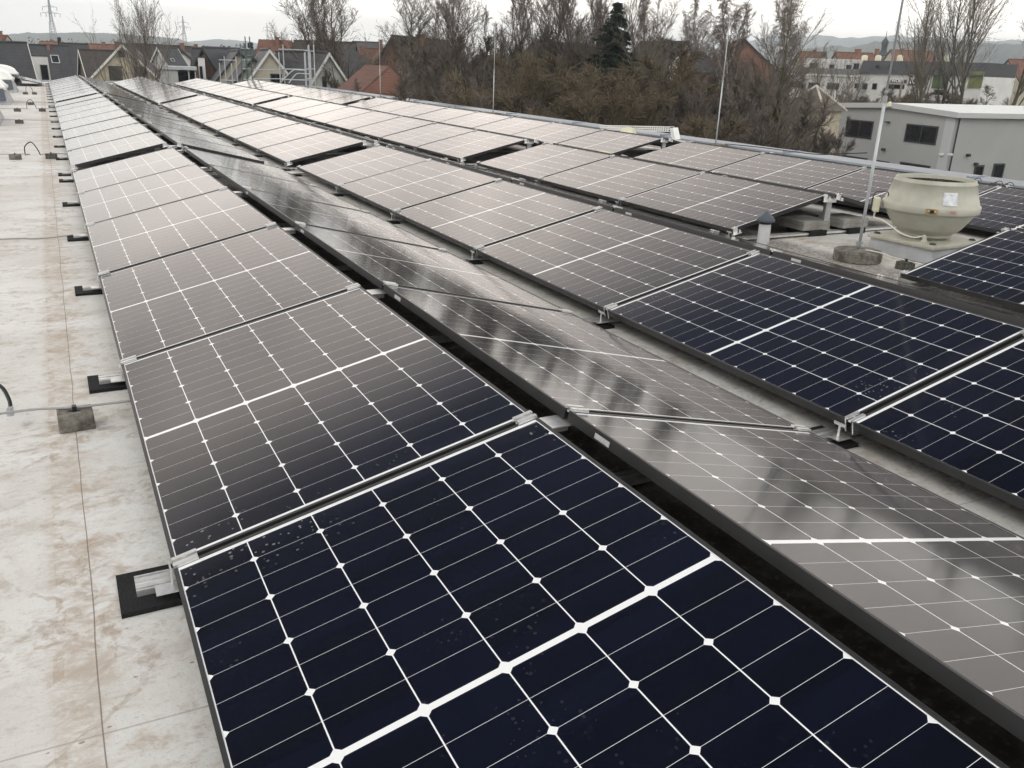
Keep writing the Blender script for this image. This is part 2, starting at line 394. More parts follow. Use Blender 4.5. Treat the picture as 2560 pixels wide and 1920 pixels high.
# ------------------------------------------------------------------ solar panels
def panel_meshes():
    f = MB(); T = 0.035; lip = 0.011
    f.box((0, 0, -T), (lip, PL, 0)); f.box((PW-lip, 0, -T), (PW, PL, 0))
    f.box((lip, 0, -T), (PW-lip, lip, 0)); f.box((lip, PL-lip, -T), (PW-lip, PL, 0))
    fm = f.mesh('frame', M_FRAME)
    g = MB(); z = -0.0025
    g.quad((lip, lip, z), (PW-lip, lip, z), (PW-lip, PL-lip, z), (lip, PL-lip, z))
    g.quad((lip, PL-lip, -.009), (PW-lip, PL-lip, -.009), (PW-lip, lip, -.009), (lip, lip, -.009), 1)
    gm = g.mesh('glass', [M_CELL, M_BACK])
    uv = gm.uv_layers.new(name='UVMap')
    for i, l in enumerate(gm.loops): uv.data[i].uv = gm.vertices[l.vertex_index].co[:2]
    s = MB(); s.box((PW, PL-.24, -.029), (PW+.0006, PL-.16, -.012))
    return fm, gm, s.mesh('barcode_sticker', M_STICK)
FM, GM, SM = panel_meshes()
TH = R(13.32); CX, SZ = PW*cos(TH), PW*sin(TH); RG = 0.121; VG = 0.230
XLOW = {'A': 0.0, 'C': 2.543, 'E': 5.068, 'G': 7.582}
for a, b in (('A', 'B'), ('C', 'D'), ('E', 'F'), ('G', 'H')): XLOW[b] = XLOW[a] + 2*CX + RG
BRK = 0.59
def ytop(k):
    y = (k-1)*PP + 0.010
    if k >= 7: y += BRK - (PP-PL)
    if k >= 15: y += BRK - (PP-PL)
    return y
LASTK = 24
first = {'A': 0, 'B': 0, 'C': -1, 'D': -1, 'E': -2, 'F': -2, 'G': -2, 'H': -2}
rowname = {'A': 'leftmost row', 'B': 'second row from left', 'C': 'third row from left', 'D': 'fourth row from left, behind its ridge',
           'E': 'fifth row from left', 'F': 'sixth row from left, behind its ridge', 'G': 'seventh row from left', 'H': 'last row by the coping'}
rng = random.Random(5)
absent = {('E', 3), ('F', 3)}
def add_panel(row, k, X0=None, west=None, label=None, group=None):
    west = row in 'BDFH' if west is None else west
    x0 = XLOW[row] if X0 is None else X0
    yt = ytop(k)
    if row in 'EFGH': yt += 0.056
    o = thing('solar_panel', label, 'solar panel', group=group)
    j = lambda a: R(rng.uniform(-a, a))
    if not west:
        o.location = (x0, yt-PL, 0); o.rotation_euler = (j(.10), -TH + j(.10), 0)
    else:
        o.location = (x0, yt, 0); o.rotation_euler = (j(.10), -TH + j(.10), pi)
    inst('frame', FM, o); inst('glass', GM, o)
    if west and k < 14:
        if row in 'BDF': inst('barcode_sticker', SM, o, (0, -PL+.4, 0))
    return o
for row in 'ABCDEFGH':
    ks = [k for k in range(first[row], LASTK+1) if (row, k) not in absent]
    for i, k in enumerate(ks):
        lab = 'solar panel, %s from front in %s' % (ORD[i+1], rowname[row])
        add_panel(row, k, label=lab, group='solar panels in long tilted rows on the flat roof')
# far-left array beyond the skylights
for k in (23, 24):
    add_panel('Z', k, -0.25, True, '%s solar panel beside the far skylights, falling towards the open strip' % ('nearer' if k == 23 else 'farther'), 'solar panels beyond the skylights')
    add_panel('Z', k, -0.25-2*CX-RG, False, '%s solar panel behind the far skylights, rising to its ridge' % ('nearer' if k == 23 else 'farther'), 'solar panels beyond the skylights')

# ------------------------------------------------------------------ mounting rails, pads, posts, clamps
def rail_prof(x0, x1, y, w=0.08, z0=ZR+.016, h=.018):
    g = MB(); y0 = y-w/2
    g.box((x0, y0, z0), (x1, y0+w, z0+h*.55))
    for a, b in ((0, .006), (.014, .033), (.047, .066), (.074, .08)): g.box((x0, y0+a, z0+h*.55), (x1, y0+b, z0+h))
    return g
PADM = MB().box((0, -.052, 0), (.36, .148, .015)).mesh('rubber_pad', M_RUB)
def clamp_mesh():
    g = MB(); w = PP-PL
    g.box((0, -.012, .001), (.066, .003, .010)); g.box((0, w-.003, .001), (.066, w+.012, .010)); g.box((.001, .003, -.008), (.065, w-.003, -.002))
    g.tube([(.033, w/2, -.006), (.033, w/2, .002)], .0062, 8)
    g.box((-.003, w/2-.022, -.055), (.0, w/2-.017, .0)); g.box((-.003, w/2+.014, -.055), (.0, w/2+.02, .0))
    return g.mesh('mid_clamp', M_ALU)
def endclamp_mesh():
    g = MB(); g.box((0, -.012, .001), (.05, .022, .007)); g.box((.0, .0125, -.04), (.05, .0175, .001)); g.box((-.02, .018, -.045), (.07, .05, -.040)); g.tube([(.025, .004, .006), (.025, .004, .016)], .006, 8)
    g.box((-.012, .02, -.04), (-.006, .045, -.015)); return g.mesh('end_clamp', M_ALU)
CLM, ECM = clamp_mesh(), endclamp_mesh()
PLATE = MB().box((-.075, -.045, -.004), (.075, .045, 0)).box((.071, -.045, 0), (.075, .045, .009)).box((-.06, -.02, -.03), (.06, -.016, -.004)).mesh('ridge_plate', M_ALU)
h = SZ - .04 - (ZR+.05)
POST = MB().box((-.035, -.003, -h), (.035, 0, -.004)).box((-.035, 0, -h), (-.032, .03, -.004)).box((.032, 0, -h), (.035, .03, -.004)).box((-.05, -.03, -h), (.05, .03, -h+.006)).box((-.043, -.007, -h), (.043, -.0035, -h+.09)).mesh('ridge_post', M_ALUD)
FOOT = MB().box((-.0025, -.030, .045), (.0015, .03, .058)).box((-.0025, -.006, 0), (.0015, .004, .05)).box((-.045, -.042, -.001), (.03, .008, .003)).mesh('foot', M_ALU)
def add_clamp(root, x0, k_y, west, mesh=None, high=False, flip=False, end=False):
    """x0: low edge x; k_y: y of the panel end below the gap"""
    s = PW-.066-.002 if high else .002
    if end: s = PW-.052 if high else .002
    w = PP-PL
    if not west: o = inst('clamp', mesh or CLM, root)
    else: o = inst('clamp', mesh or CLM, root)
    q = cos(TH)*s; zz = sin(TH)*s
    if end:
        if flip:    # rotates about z by pi so the clamp faces the other way
            o.location = ((x0 + q + .05*cos(TH)) if not west else (x0 - q - .05*cos(TH)*0), k_y, zz + (sin(TH)*.05 if not west else 0)); o.rotation_euler = (0, (TH if not west else -TH), pi)
        else:
            o.location = ((x0 + q) if not west else (x0 - q - .05*cos(TH)), k_y, zz + (0 if not west else .05*sin(TH))); o.rotation_euler = (0, (-TH if not west else TH), 0)
        return o
    if not west: o.location = (x0 + q, k_y, zz); o.rotation_euler = (0, -TH, 0)
    else: o.location = (x0 - q, k_y + w, zz); o.rotation_euler = (0, -TH, pi)
    return o
tents = [('A', 'B'), ('C', 'D'), ('E', 'F'), ('G', 'H')]
nrail = 0
def add_rail(y, mode, k, offE=.056):
    """mode: mid (panel k/k+1), top (end of a group) or bot (start of a group)"""
    global nrail; nrail += 1
    near = y < 24
    r = thing('mounting_rail', 'aluminium mounting rail under the panel joints, %s from the front' % ORD[min(nrail, 30)], 'mounting rail', (0, 0, 0), 0, 'aluminium rails crossing under the solar rows')
    rail_prof(-.095, 9.98, y+.092).build('rail', M_ALU, r)
    for px in ((-.14, 2.24, 4.76, 7.28, 9.75) if near else (-.14, 2.24)): inst('rubber_pad', PADM, r, (px+.0, y+.04, ZR+.0005))
    for i, (a, b) in enumerate(tents):
        oy = 0 if i < 2 else offE
        xr = XLOW[a]+CX+RG/2
        lo, hi = (a, k) not in absent, (a, k+1) not in absent
        kf = first[a]
        if k+1 < kf: continue
        if near or i == 0:
            inst('ridge_plate', PLATE, r, (xr, y+oy+.022, SZ-.040)); inst('ridge_post', POST, r, (xr, y+oy+.03, SZ-.040))
            inst('foot', FOOT, r, (XLOW[a]-.004, y+oy+.045, ZR+.036)); inst('foot', FOOT, r, (XLOW[b]+.004, y+oy+.045, ZR+.036))
        for row, west in ((a, False), (b, True)):
            for high in (False, True):
                if mode == 'mid' and lo and hi: add_clamp(r, XLOW[row], y+oy, west, high=high)
                elif mode == 'top' or (mode == 'mid' and lo and not hi): add_clamp(r, XLOW[row], y+oy, west, ECM, high, False, True)
                elif mode == 'bot' or (mode == 'mid' and hi and not lo): add_clamp(r, XLOW[row], y+oy+(PP-PL if mode == 'mid' else 0), west, ECM, high, True, True)
    return r
for k in range(-1, LASTK+1):
    y = ytop(k)
    if k in (6, 14):
        add_rail(y, 'top', k); add_rail(ytop(k+1)-PL-.0, 'bot', k)
    elif k == LASTK: add_rail(y, 'top', k)
    else: add_rail(y, 'mid', k)
# string cables hanging in the first ridge gap
for i, k in enumerate((1, 2)):
    y = ytop(k); xr = CX + RG/2
    g = MB(); g.tube([(xr-.02, y-.25, .05), (xr+.01, y-.1, .10), (xr+.03, y+.05, .06), (xr+.02, y+.25, .09), (xr-.03, y+.45, .04)], .004, 6)
    g.tube([(xr+.02, y-.3, .02), (xr+.03, y-.05, .07), (xr+.0, y+.2, .05)], .004, 6)
    tag(g.build('cable', M_BLACK, smooth=True), 'black string cables sagging in the gap of the first ridge, %s joint' % ('nearest' if i == 0 else 'second'), 'cable', 'string cables in the ridge gap')

# concrete ballast slabs by the open ridge end
for i, (x0, y0, zb, lab) in enumerate(((5.93, 3.62, ZR+.052, 'lower concrete ballast slab of the stack left of the ridge post'), (5.93, 3.62, ZR+.095, 'upper concrete ballast slab of the stack left of the ridge post'),
                             (6.42, 3.60, ZR+.052, 'lower concrete ballast slab of the stack right of the ridge post'), (6.42, 3.60, ZR+.095, 'upper concrete ballast slab of the stack right of the ridge post'))):
    g = MB(); g.box((0, 0, 0), (.335, .32, .042)); o = g.build('ballast_slab', M_CONC, loc=(x0+rng.uniform(-.004, .004), y0, zb), bevel=.004); o.rotation_euler = (0, 0, R(rng.uniform(-1.2, 1.2)))
    tag(o, lab, 'concrete slab', 'ballast slabs by the ventilator')
    if zb < ZR+.06:
        g = MB(); g.box((.06, -.0, 0), (.28, .3, .05)); tag(g.build('rubber_support', M_RUB, loc=(x0, y0-.03, ZR+.0008)), 'black rubber support under the %s slab stack' % ('left' if x0 < 6.1 else 'right'), 'rubber mat', 'rubber supports under the slabs')

# ------------------------------------------------------------------ roof ventilator
fan = thing('roof_ventilator', 'large beige round roof ventilator on a grey square base among the panels', 'ventilator', (6.33, 2.65, ZR), R(3))
z0 = -ZR
g = MB(); b0, b1 = .312, .295
g.hexa([(-b0, -b0, .001), (b0, -b0, .001), (b0, b0, .001), (-b0, b0, .001), (-b1, -b1, z0+.01), (b1, -b1, z0+.01), (b1, b1, z0+.01), (-b1, b1, z0+.01)])
g.build('base', M_CURB, fan, bevel=.006)
g = MB(); g.box((-.322, -.322, z0+.002), (.322, .322, z0+.040)); g.build('base_plate', M_FAN, fan, bevel=.012)
g = MB(); g.lathe([(.17, z0+.040), (.17, z0+.060), (.205, z0+.060), (.209, z0+.074), (.203, z0+.079), (.206, z0+.083), (.262, z0+.125), (.266, z0+.130), (.318, z0+.205), (.350, z0+.262), (.352, z0+.272)], 64)
g.build('lower_bowl', M_FAN, fan, smooth=True)
g = MB(); g.lathe([(.352, z0+.270), (.376, z0+.270), (.379, z0+.276), (.381, z0+.322), (.374, z0+.331), (.367, z0+.333), (.318, z0+.492), (.322, z0+.498), (.321, z0+.506), (.312, z0+.510), (.310, z0+.528), (.304, z0+.531), (.298, z0+.522), (.306, z0+.42), (.304, z0+.33)], 72)
g.build('upper_hood', M_FAN, fan, smooth=True)
g = MB(); g.lathe([(.305, z0+.37), (.10, z0+.365), (.0, z0+.36)], 48); g.build('inner_bowl', M_FAND, fan)
g = MB()
for k in range(60):
    a = 2*pi*k/60; g.box((.18, -.002, z0+.488), (.30, .002, z0+.494), 0, Matrix.Rotation(a, 4, 'Z'))
for r_ in (.18, .30):
    g.tube([(r_*cos(2*pi*i/48), r_*sin(2*pi*i/48), z0+.491) for i in range(49)], .004, 6, cap=False)
g.build('guard_grille', M_BLACK, fan)
g = MB(); g.lathe([(.0, z0+.486), (.165, z0+.482), (.17, z0+.474), (.17, z0+.37)], 48); g.build('motor_plate', mat('grey_speckled_plate', (0.28, 0.28, 0.27), 0.7, var=0.6, vscale=60), fan, smooth=True)
def on_band(aw, r, z, w, hgt, th, name, m):          # curved sticker on the hood facing angle aw
    g = MB(); n = 8
    for i in range(n):
        a0 = aw - w/2/r[0] + w/r[0]*i/n; a1 = aw - w/2/r[0] + w/r[0]*(i+1)/n
        P = [((q+th)*cos(a), (q+th)*sin(a), zz) for a, q, zz in ((a0, r[0], z), (a1, r[0], z), (a1, r[1], z+hgt), (a0, r[1], z+hgt))]
        g.quad(*P)
    return g.build(name, m, fan)
va = math.atan2(CAM.y-2.65, CAM.x-6.33) - R(3)
on_band(va+.40, (.3625, .3315), z0+.352, .118, .100, .002, 'data_label', M_PAPER)
on_band(va+.47, (.381, .381), z0+.294, .05, .018, .0012, 'red_sticker', M_PINK)
g = MB(); Mx = Matrix.Rotation(va+.05, 4, 'Z')
g.box((.376, -.045, z0+.279), (.3845, .045, z0+.322), 0, Mx); g.build('latch_plate', M_RUST, fan)
g = MB(); g.box((.384, -.012, z0+.290), (.391, .012, z0+.314), 0, Mx); g.build('latch', M_BLACK, fan)
for s_ in (-1, 1):
    g = MB(); g.lathe([(.009, 0), (.008, .004), (.0, .006)], 12); o = g.build('bolt', M_ALUD, fan, smooth=True); o.matrix_local = Mx @ Matrix.Translation((.3848, .024*s_, z0+.302)) @ Matrix.Rotation(pi/2, 4, 'Y')
g = MB(); Mb = Matrix.Rotation(va-1.32, 4, 'Z'); g.box((.405, -.045, z0+.225), (.45, .045, z0+.345), 0, Mb); g.build('switch_box', M_CREAM, fan, bevel=.008)
pb = Mb @ Vector((.425, .0, z0+.225)); pe = Matrix.Rotation(va+.02, 4, 'Z') @ Vector((.275, 0, z0+.06))
g = MB(); pm = [pb, pb+Vector((0, 0, -.05))]
for q in (.2, .4, .6, .8, .95):
    a = (va-1.32) + q*1.30; rr = .40 - .14*q + .04*sin(q*pi); pm.append(Vector((rr*cos(a), rr*sin(a), z0 + .16 - .075*q + .03*sin(q*pi*2))))
pm += [pe + Vector((0, 0, .03)), pe - Vector((0, 0, .015))]
def smooth_path(P, n=6):
    out = []
    for i in range(len(P)-1):
        p0 = P[max(i-1, 0)]; p1 = P[i]; p2 = P[i+1]; p3 = P[min(i+2, len(P)-1)]
        for j in range(n):
            t = j/n; out.append(0.5*((2*p1) + (p2-p0)*t + (2*p0-5*p1+4*p2-p3)*t*t + (3*p1-p0-3*p2+p3)*t**3))
    out.append(P[-1]); return out
g.tube(smooth_path([Vector(p) for p in pm]), .007, 8); g.build('supply_cable', mat('pale_cable', (0.66, 0.64, 0.55), 0.5), fan, smooth=True)
g = MB(); q0 = Mb @ Vector((.42, -.04, z0+.33)); q1 = Mb @ Vector((.355, .04, z0+.36)); g.tube(smooth_path([q0, q0+Vector((-.03, .02, -.06)), q0+Vector((-.04, 0, .05)), q1+Vector((-.02, 0, .04)), q1]), .004, 6); g.build('control_cable', M_BLACK, fan, smooth=True)
g = MB(); g.lathe([(.028, 0), (.02, .02), (.012, .05), (.0, .05)], 16); g.build('cable_gland', M_FAN, fan, smooth=True, loc=(pe.x, pe.y, z0+.040))
for sx, sy in ((-1, -1), (1, -1), (1, 1), (-1, 1)):
    g = MB(); g.lathe([(.03, 0), (.02, .012), (.0, .014)], 10); g.build('screw_cap', M_FAND, fan, smooth=True, loc=(sx*.265, sy*.265, z0+.040))

# ------------------------------------------------------------------ lightning masts
mm = MB(); mm.tube([(0, 0, 0), (0, 0, 1.0)], .0125, 10); mast_low = mm.mesh('lower_tube', M_GALV, True)
def mast(x, y, h, label, base='disc', r1=.008):
    t = thing('lightning_rod', label, 'lightning rod', (x, y, ZR), 0, 'lightning rods along the roof')
    if base == 'disc':
        g = MB(); g.lathe([(0, .0), (.182, .0), (.188, .012), (.188, .078), (.180, .088), (.10, .094), (0, .094)], 48)
        g.build('concrete_foot', M_CONCD, t, smooth=False, bevel=.003)
        hb = .094
    else:
        g = MB(); g.box((-.17, -.17, 0), (.17, .17, .05)); g.build('concrete_foot', M_CONCD, t, bevel=.006); hb = .05
    g = MB(); g.tube([(0, 0, hb-.02), (0, 0, 1.25)], .0125, 10); g.build('lower_tube', M_GALV, t, smooth=True)
    g = MB(); g.tube([(0, 0, 1.25), (0, 0, h*.6), (0, 0, h)], (r1+.001, .008, .0055), 8); g.build('upper_rod', M_GALV, t, smooth=True)
    g = MB(); g.tube([(0, 0, 1.23), (0, 0, 1.275)], .017, 10); g.tube([(0, 0, 1.30), (0, 0, 1.32)], .014, 10)
    g.tube([(-.028, 0, hb+.05), (.02, 0, hb+.05)], .008, 8); g.box((-.02, -.02, hb+.04), (.02, .02, hb+.06)); g.tube([(-.03, -.01, hb+.03), (-.03, -.01, hb+.07)], .011, 8)
    g.build('clamp', M_ALUD, t); return t
mast(5.575, 2.665, 4.2, 'nearest lightning rod, on a round mossy concrete foot beside the ventilator')
mast(11.8, 11.84, 2.55, 'nearest of four roof edge rods, before the brown thicket', 'block')
mast(11.8, 22.11, 2.55, 'second of four roof edge rods, counted from the front', 'block')
mast(11.8, 32.43, 2.55, 'third of four roof edge rods, counted from the front', 'block')
mast(11.8, 42.25, 2.55, 'farthest lightning rod by the roof edge, before the white gable', 'block')

# wire, holder block beside the near mast
blk = MB(); blk.box((-.065, -.05, 0), (.065, .05, .06)); holder_mesh = blk.mesh('block', M_BLOCKD)
def holder(x, y, label, rz=0.0, dark=True, conc=False, scale=1.0):
    t = thing('conductor_holder', label, 'conductor holder', (x, y, ZR), rz, 'blocks holding the lightning conductor')
    g = MB(); s = scale
    a, b_, hh = .068*s, (.052 if conc and abs(y) < 3 else .042)*s, (.078 if conc and abs(y) < 3 else .062)*s
    g.hexa([(-a, -b_, .001), (a, -b_, .001), (a, b_, .001), (-a, b_, .001), (-a*.97, -b_*.93, hh), (a*.97, -b_*.93, hh), (a*.97, b_*.93, hh), (-a*.97, b_*.93, hh)])
    g.build('block', M_CONCD if conc else M_BLOCKD, t, bevel=.004)
    g = MB(); g.lathe([(.026*s, hh+.0005), (.0, hh+.0005)], 20); g.build('recess', M_BLACK, t)
    g = MB(); g.box((-.008, -.012, hh+.001), (.008, .012, hh+.018)); g.build('clip', M_BLACK, t)
    return t
M_WIRE = mat('grey_conductor', (0.30, 0.30, 0.29), 0.5, 0.2)
def wire(pts, label, r=.005, m=None, name='conductor_wire', grp='lightning conductor wires on the roof'):
    g = MB(); g.tube(smooth_path([Vector(p) for p in pts]), r, 8); return tag(g.build(name, m or M_WIRE, smooth=True), label, 'wire', grp)
holder(5.70, 2.30, 'black conductor block in front of the round concrete foot')
wire([(5.58, 2.6, ZR+.10), (5.62, 2.46, ZR+.096), (5.63, 2.40, ZR+.085), (5.70, 2.30, ZR+.068), (5.86, 2.16, ZR+.03), (6.1, 1.98, ZR+.01)], 'pale conductor wire from the near mast foot to the panels', .005, mat('pale_cable', (0.66, 0.64, 0.55)))
# conductors on the open strip at the left
holder(-.20, 1.40, 'near mossy conductor block with a round recess, on the seam beside the second panel', R(2), conc=True, scale=.95)
wire([(-.46, 1.50, ZR+.062), (-.33, 1.46, ZR+.075), (-.20, 1.405, ZR+.083), (-.05, 1.41, ZR+.078), (.3, 1.41, ZR+.07)], 'grey conductor wire through the near mossy block')
g = MB(); g.box((-.012, -.016, 0), (.012, .016, .022)); g.tube([(0, 0, -.004), (0, 0, .03)], .008, 8); g.box((-.009, .016, .004), (.009, .055, .016)); g.tube([(0, .03, .016), (0, .03, .021)], .006, 8)
tag(g.build('connector_clamp', M_ALUD, loc=(-.425, 1.505, ZR+.05)), 'small aluminium connector joining black cable and grey wire', 'connector')
wire([(-.425, 1.56, ZR+.06), (-.430, 1.60, ZR+.085), (-.455, 1.66, ZR+.12), (-.52, 1.72, ZR+.14), (-.66, 1.78, ZR+.07), (-.8, 1.8, ZR+.01)], 'black flexible cable arching off the near connector', .0075, M_BLACK, 'flexible_cable', 'flexible black cable loops')
wire([(-1.8, 5.50, ZR+.006), (-.61, 5.53, ZR+.006), (-.35, 5.47, ZR+.006), (-.12, 5.47, ZR+.02), (.2, 5.5, ZR+.05)], 'thin grey wire lying on the roof beside the fourth panel', .0045)
def loop(x0, x1, y, label, top=.16):
    wire([(x0, y, ZR+.05), (x0+.01, y, ZR+.05+top*.7), ((x0+x1)/2, y, ZR+.06+top), (x1-.03, y, ZR+.05+top*.55), (x1, y, ZR+.05)], label, .007, M_BLACK, 'flexible_cable', 'flexible black cable loops')
for (bx, by, lab, cc) in ((-.62, 11.35, 'grey concrete conductor block at the left of the first far cable loop', True), (-.19, 11.40, 'black conductor block at the panel edge right of the first far cable loop', False),
                          (-.69, 18.0, 'lone black conductor block between the loops', False), (-.80, 21.9, 'dark conductor block left of the second cable loop', False), (-.28, 22.0, 'black conductor block right of the second cable loop', False),
                          (-.55, 24.8, 'brown conductor block just behind the second cable loop', False), (-.75, 31.1, 'dark block left of the farthest cable loop', False), (-.49, 31.1, 'dark block right of the farthest cable loop', False)):
    holder(bx, by, lab, conc=cc, scale=1.1)
loop(-.50, -.32, 11.4, 'nearer black cable loop standing on the roof strip'); loop(-.60, -.40, 22.2, 'second black cable loop on the roof strip', .2); loop(-.72, -.52, 31.2, 'farthest black cable loop near the last skylight', .22)
wire([(-2.5, 11.4, ZR+.05), (-.62, 11.36, ZR+.07), (-.50, 11.4, ZR+.05)], 'conductor wire left of the nearer cable loop'); wire([(-.32, 11.4, ZR+.05), (-.19, 11.4, ZR+.07), (.1, 11.4, ZR+.05)], 'conductor wire right of the nearer cable loop')
wire([(-2.5, 18.0, ZR+.06), (-.69, 18.0, ZR+.07), (.1, 18.0, ZR+.05)], 'conductor wire through the lone block')
wire([(-2, 21.9, ZR+.05), (-.8, 21.95, ZR+.07), (-.6, 22.2, ZR+.05)], 'conductor wire left of the second loop'); wire([(-.4, 22.2, ZR+.05), (-.28, 22.0, ZR+.07), (.1, 22.1, ZR+.05)], 'conductor wire right of the second loop')
wire([(-2, 24.8, ZR+.05), (-.55, 24.8, ZR+.07), (.1, 24.9, ZR+.05)], 'conductor wire through the brown block')

# ------------------------------------------------------------------ skylights
for i, y0 in enumerate((17.35, 24.8, 32.2, 39.7)):
    t = thing('dome_skylight', 'white domed skylight on a grey flared curb, %s along the left strip' % ('nearest' if i == 0 else ORD[i+1]), 'skylight', (-1.0, y0, ZR), 0, 'domed skylights at the left of the strip')
    g = MB(); Lk, Wk = 2.3, 1.7
    g.hexa([(-Wk, 0, .001), (0, 0, .001), (0, Lk, .001), (-Wk, Lk, .001), (-Wk+.12, .10, .36), (-.12, .10, .36), (-.12, Lk-.10, .36), (-Wk+.12, Lk-.10, .36)]); g.build('curb', M_CURB, t, bevel=.01)
    g = MB(); g.hexa([(-Wk+.10, -.02, .10), (-.10, -.02, .10), (-.10, .05, .10), (-Wk+.10, .05, .10), (-Wk+.12, .03, .40), (-.12, .03, .40), (-.12, .085, .40), (-Wk+.12, .085, .40)]); g.build('dark_front_plate', M_SLATE, t, bevel=.005)  # dark plate on the near face of the curb
    g = MB(); g.box((-Wk+.07, .04, .36), (-.07, Lk-.04, .43)); g.build('rim', mat('light_rim', (0.62, 0.62, 0.56), 0.5), t, bevel=.01)
    g = MB(); nx, ny = 16, 16; vv = []
    for a in range(nx+1):
        for b in range(ny+1):
            u, v = a/nx, b/ny; hgt = .33*(max(0, 1-abs(2*u-1)**2.4)*max(0, 1-abs(2*v-1)**2.4))**.5
            vv.append((-Wk+.10+(Wk-.2)*u, .07+(Lk-.14)*v, .432+hgt))
    g.v = vv
    for a in range(nx):
        for b in range(ny): g.f.append((a*(ny+1)+b, (a+1)*(ny+1)+b, (a+1)*(ny+1)+b+1, a*(ny+1)+b+1)); g.m.append(0)
    g.build('dome', M_DOME, t, smooth=True)

# vent pipe with cone cap
t = thing('vent_pipe', 'pale vent pipe with dark stepped cone cap by the fifth row', 'vent pipe', (5.325, 3.49, ZR))
g = MB(); g.lathe([(.054, .001), (.052, .14), (.050, .175)], 24); g.build('pipe', mat('pale_grey_pipe', (0.55, 0.56, 0.56), 0.5, var=0.15), t, smooth=True)
g = MB(); g.lathe([(.049, .15), (.049, .205)], 24); g.lathe([(.0515, .172), (.0515, .176)], 24); g.build('neck', M_BLACK, t, smooth=True)
g = MB(); g.lathe([(.0, .195), (.078, .195), (.080, .214), (.072, .220), (.068, .222), (.064, .236), (.048, .243), (.045, .247), (.004, .285), (.0, .286)], 32); g.build('cone_cap', M_SLATE, t)
# small vents around the last ridge
def mushroom(x, y, label, s=1.0):
    t = thing('mushroom_vent', label, 'vent', (x, y, ZR)); g = MB(); g.lathe([(.05*s, 0), (.05*s, .16*s)], 16); g.build('stem', M_CURB, t)
    g = MB(); g.lathe([(.0, .15*s), (.12*s, .15*s), (.13*s, .17*s), (.11*s, .20*s), (.05*s, .22*s), (0, .225*s)], 24); g.build('cap', M_CREAM, t, smooth=True)
mushroom(7.34, 9.2, 'small cream mushroom vent in the gap between panel groups, by the last ridge', 1.0)
p = Pz(1637, 338, .0); t = thing('cream_vent_box', 'faceted cream vent hood behind the last ridge under the cable tray', 'vent', (11.2, 14.1, ZR))
g = MB(); g.lathe([(.17, 0), (.19, .10), (.16, .17), (.08, .21), (0, .215)], 8); g.build('hood', M_CREAM, t)
g = MB(); g.lathe([(.13, -.0), (.13, .01), (.12, .02)], 8); g.build('collar', M_CURB, t)
# perforated cable tray by the coping
t = thing('perforated_cable_tray', 'white perforated metal cable tray angled beside the roof edge coping', 'cable tray', (0, 0, 0))
def tray(name, a, b, wv, zt, n):
    g = MB(); a = Vector(a); b = Vector(b); wv = Vector(wv); d = (b-a)/n; hz = Vector((-.012, 0, 0))
    for i in range(n):
        p0 = a+d*i; p1 = p0+d*.42
        g.hexa([p0, p1, p1+wv, p0+wv, p0+hz, p1+hz, p1+wv+hz, p0+wv+hz])
    for q in (0, .45, .9):
        c0 = a+wv*q; c1 = b+wv*q; e = wv.normalized()*.018; o_ = Vector((.001, 0, 0))
        g.hexa([c0+o_, c1+o_, c1+e+o_, c0+e+o_, c0+hz*2, c1+hz*2, c1+e+hz*2, c0+e+hz*2])
    e = Vector((.12, 0, 0)); c0 = a+wv; c1 = b+wv; g.hexa([c0, c1, c1+e, c0+e, c0+Vector((0, 0, .008)), c1+Vector((0, 0, .008)), c1+e+Vector((0, 0, .008)), c0+e+Vector((0, 0, .008))])
    g.build(name, M_WHITE, t)
tray('tray_run', (11.45, 15.6, -.075), (11.45, 12.93, .085), (0, .0, .10), 0, 34)
tray('tray_drop', (11.45, 12.92, .165), (11.45, 12.80, -.06), (0, -.10, .01), 0, 7)
# coping clips with little cables near the front right
for i, (px, py) in enumerate(((2438, 442), (2490, 452), (2516, 460))):
    p = Pz(px, py, ZR+.02); x = 11.75; 
    p = CAM + (Pz(px, py, 0)-CAM)*((x-CAM.x)/(Pz(px, py, 0).x-CAM.x))
    hx = holder(x, p.y, 'small dark conductor block near the coping, %s from the left' % ORD[i+1], R(90), scale=.9)
    wire([(x, p.y, ZR+.06), (x, p.y-.03, ZR+.085), (x, p.y-.08, ZR+.09), (x, p.y-.12, ZR+.05)], 'short cable loop by the coping, %s from the left' % ORD[i+1], .005, M_BLACK, 'flexible_cable', 'flexible black cable loops')
wire([(11.75, 11.5, ZR+.08), (11.8, 10.6, ZR+.10), (11.9, 9.3, ZR+.10), (12.1, 8.9, ZR+.14), (12.2, 8.4, .09)], 'dark conductor wire running from the edge mast over the coping', .008, M_BLACK)

# ------------------------------------------------------------------ houses
M_DARKTILE = tile_material('anthracite_roof_tiles', (0.055, 0.056, 0.06)); M_BROWNTILE = tile_material('dark_brown_roof_tiles', (0.06, 0.05, 0.043))
M_GREYTILE = tile_material('grey_roof_tiles', (0.085, 0.088, 0.092)); M_ORANGE = tile_material('orange_clay_tiles', (0.20, 0.092, 0.056)); M_REDTILE = tile_material('weathered_red_clay_tiles', (0.155, 0.070, 0.044))
M_WWALL = mat('white_render', (0.68, 0.68, 0.65), 0.85, var=0.12, vscale=0.8); M_BEIGE = mat('beige_render', (0.50, 0.455, 0.36), 0.85, var=0.12, vscale=0.8)
M_CREAMW = mat('cream_timber_cladding', (0.47, 0.42, 0.31), 0.85, var=0.25, vscale=3); M_WOODW = mat('reddish_timber_wall', (0.20, 0.12, 0.09), 0.8, var=0.35, vscale=4)
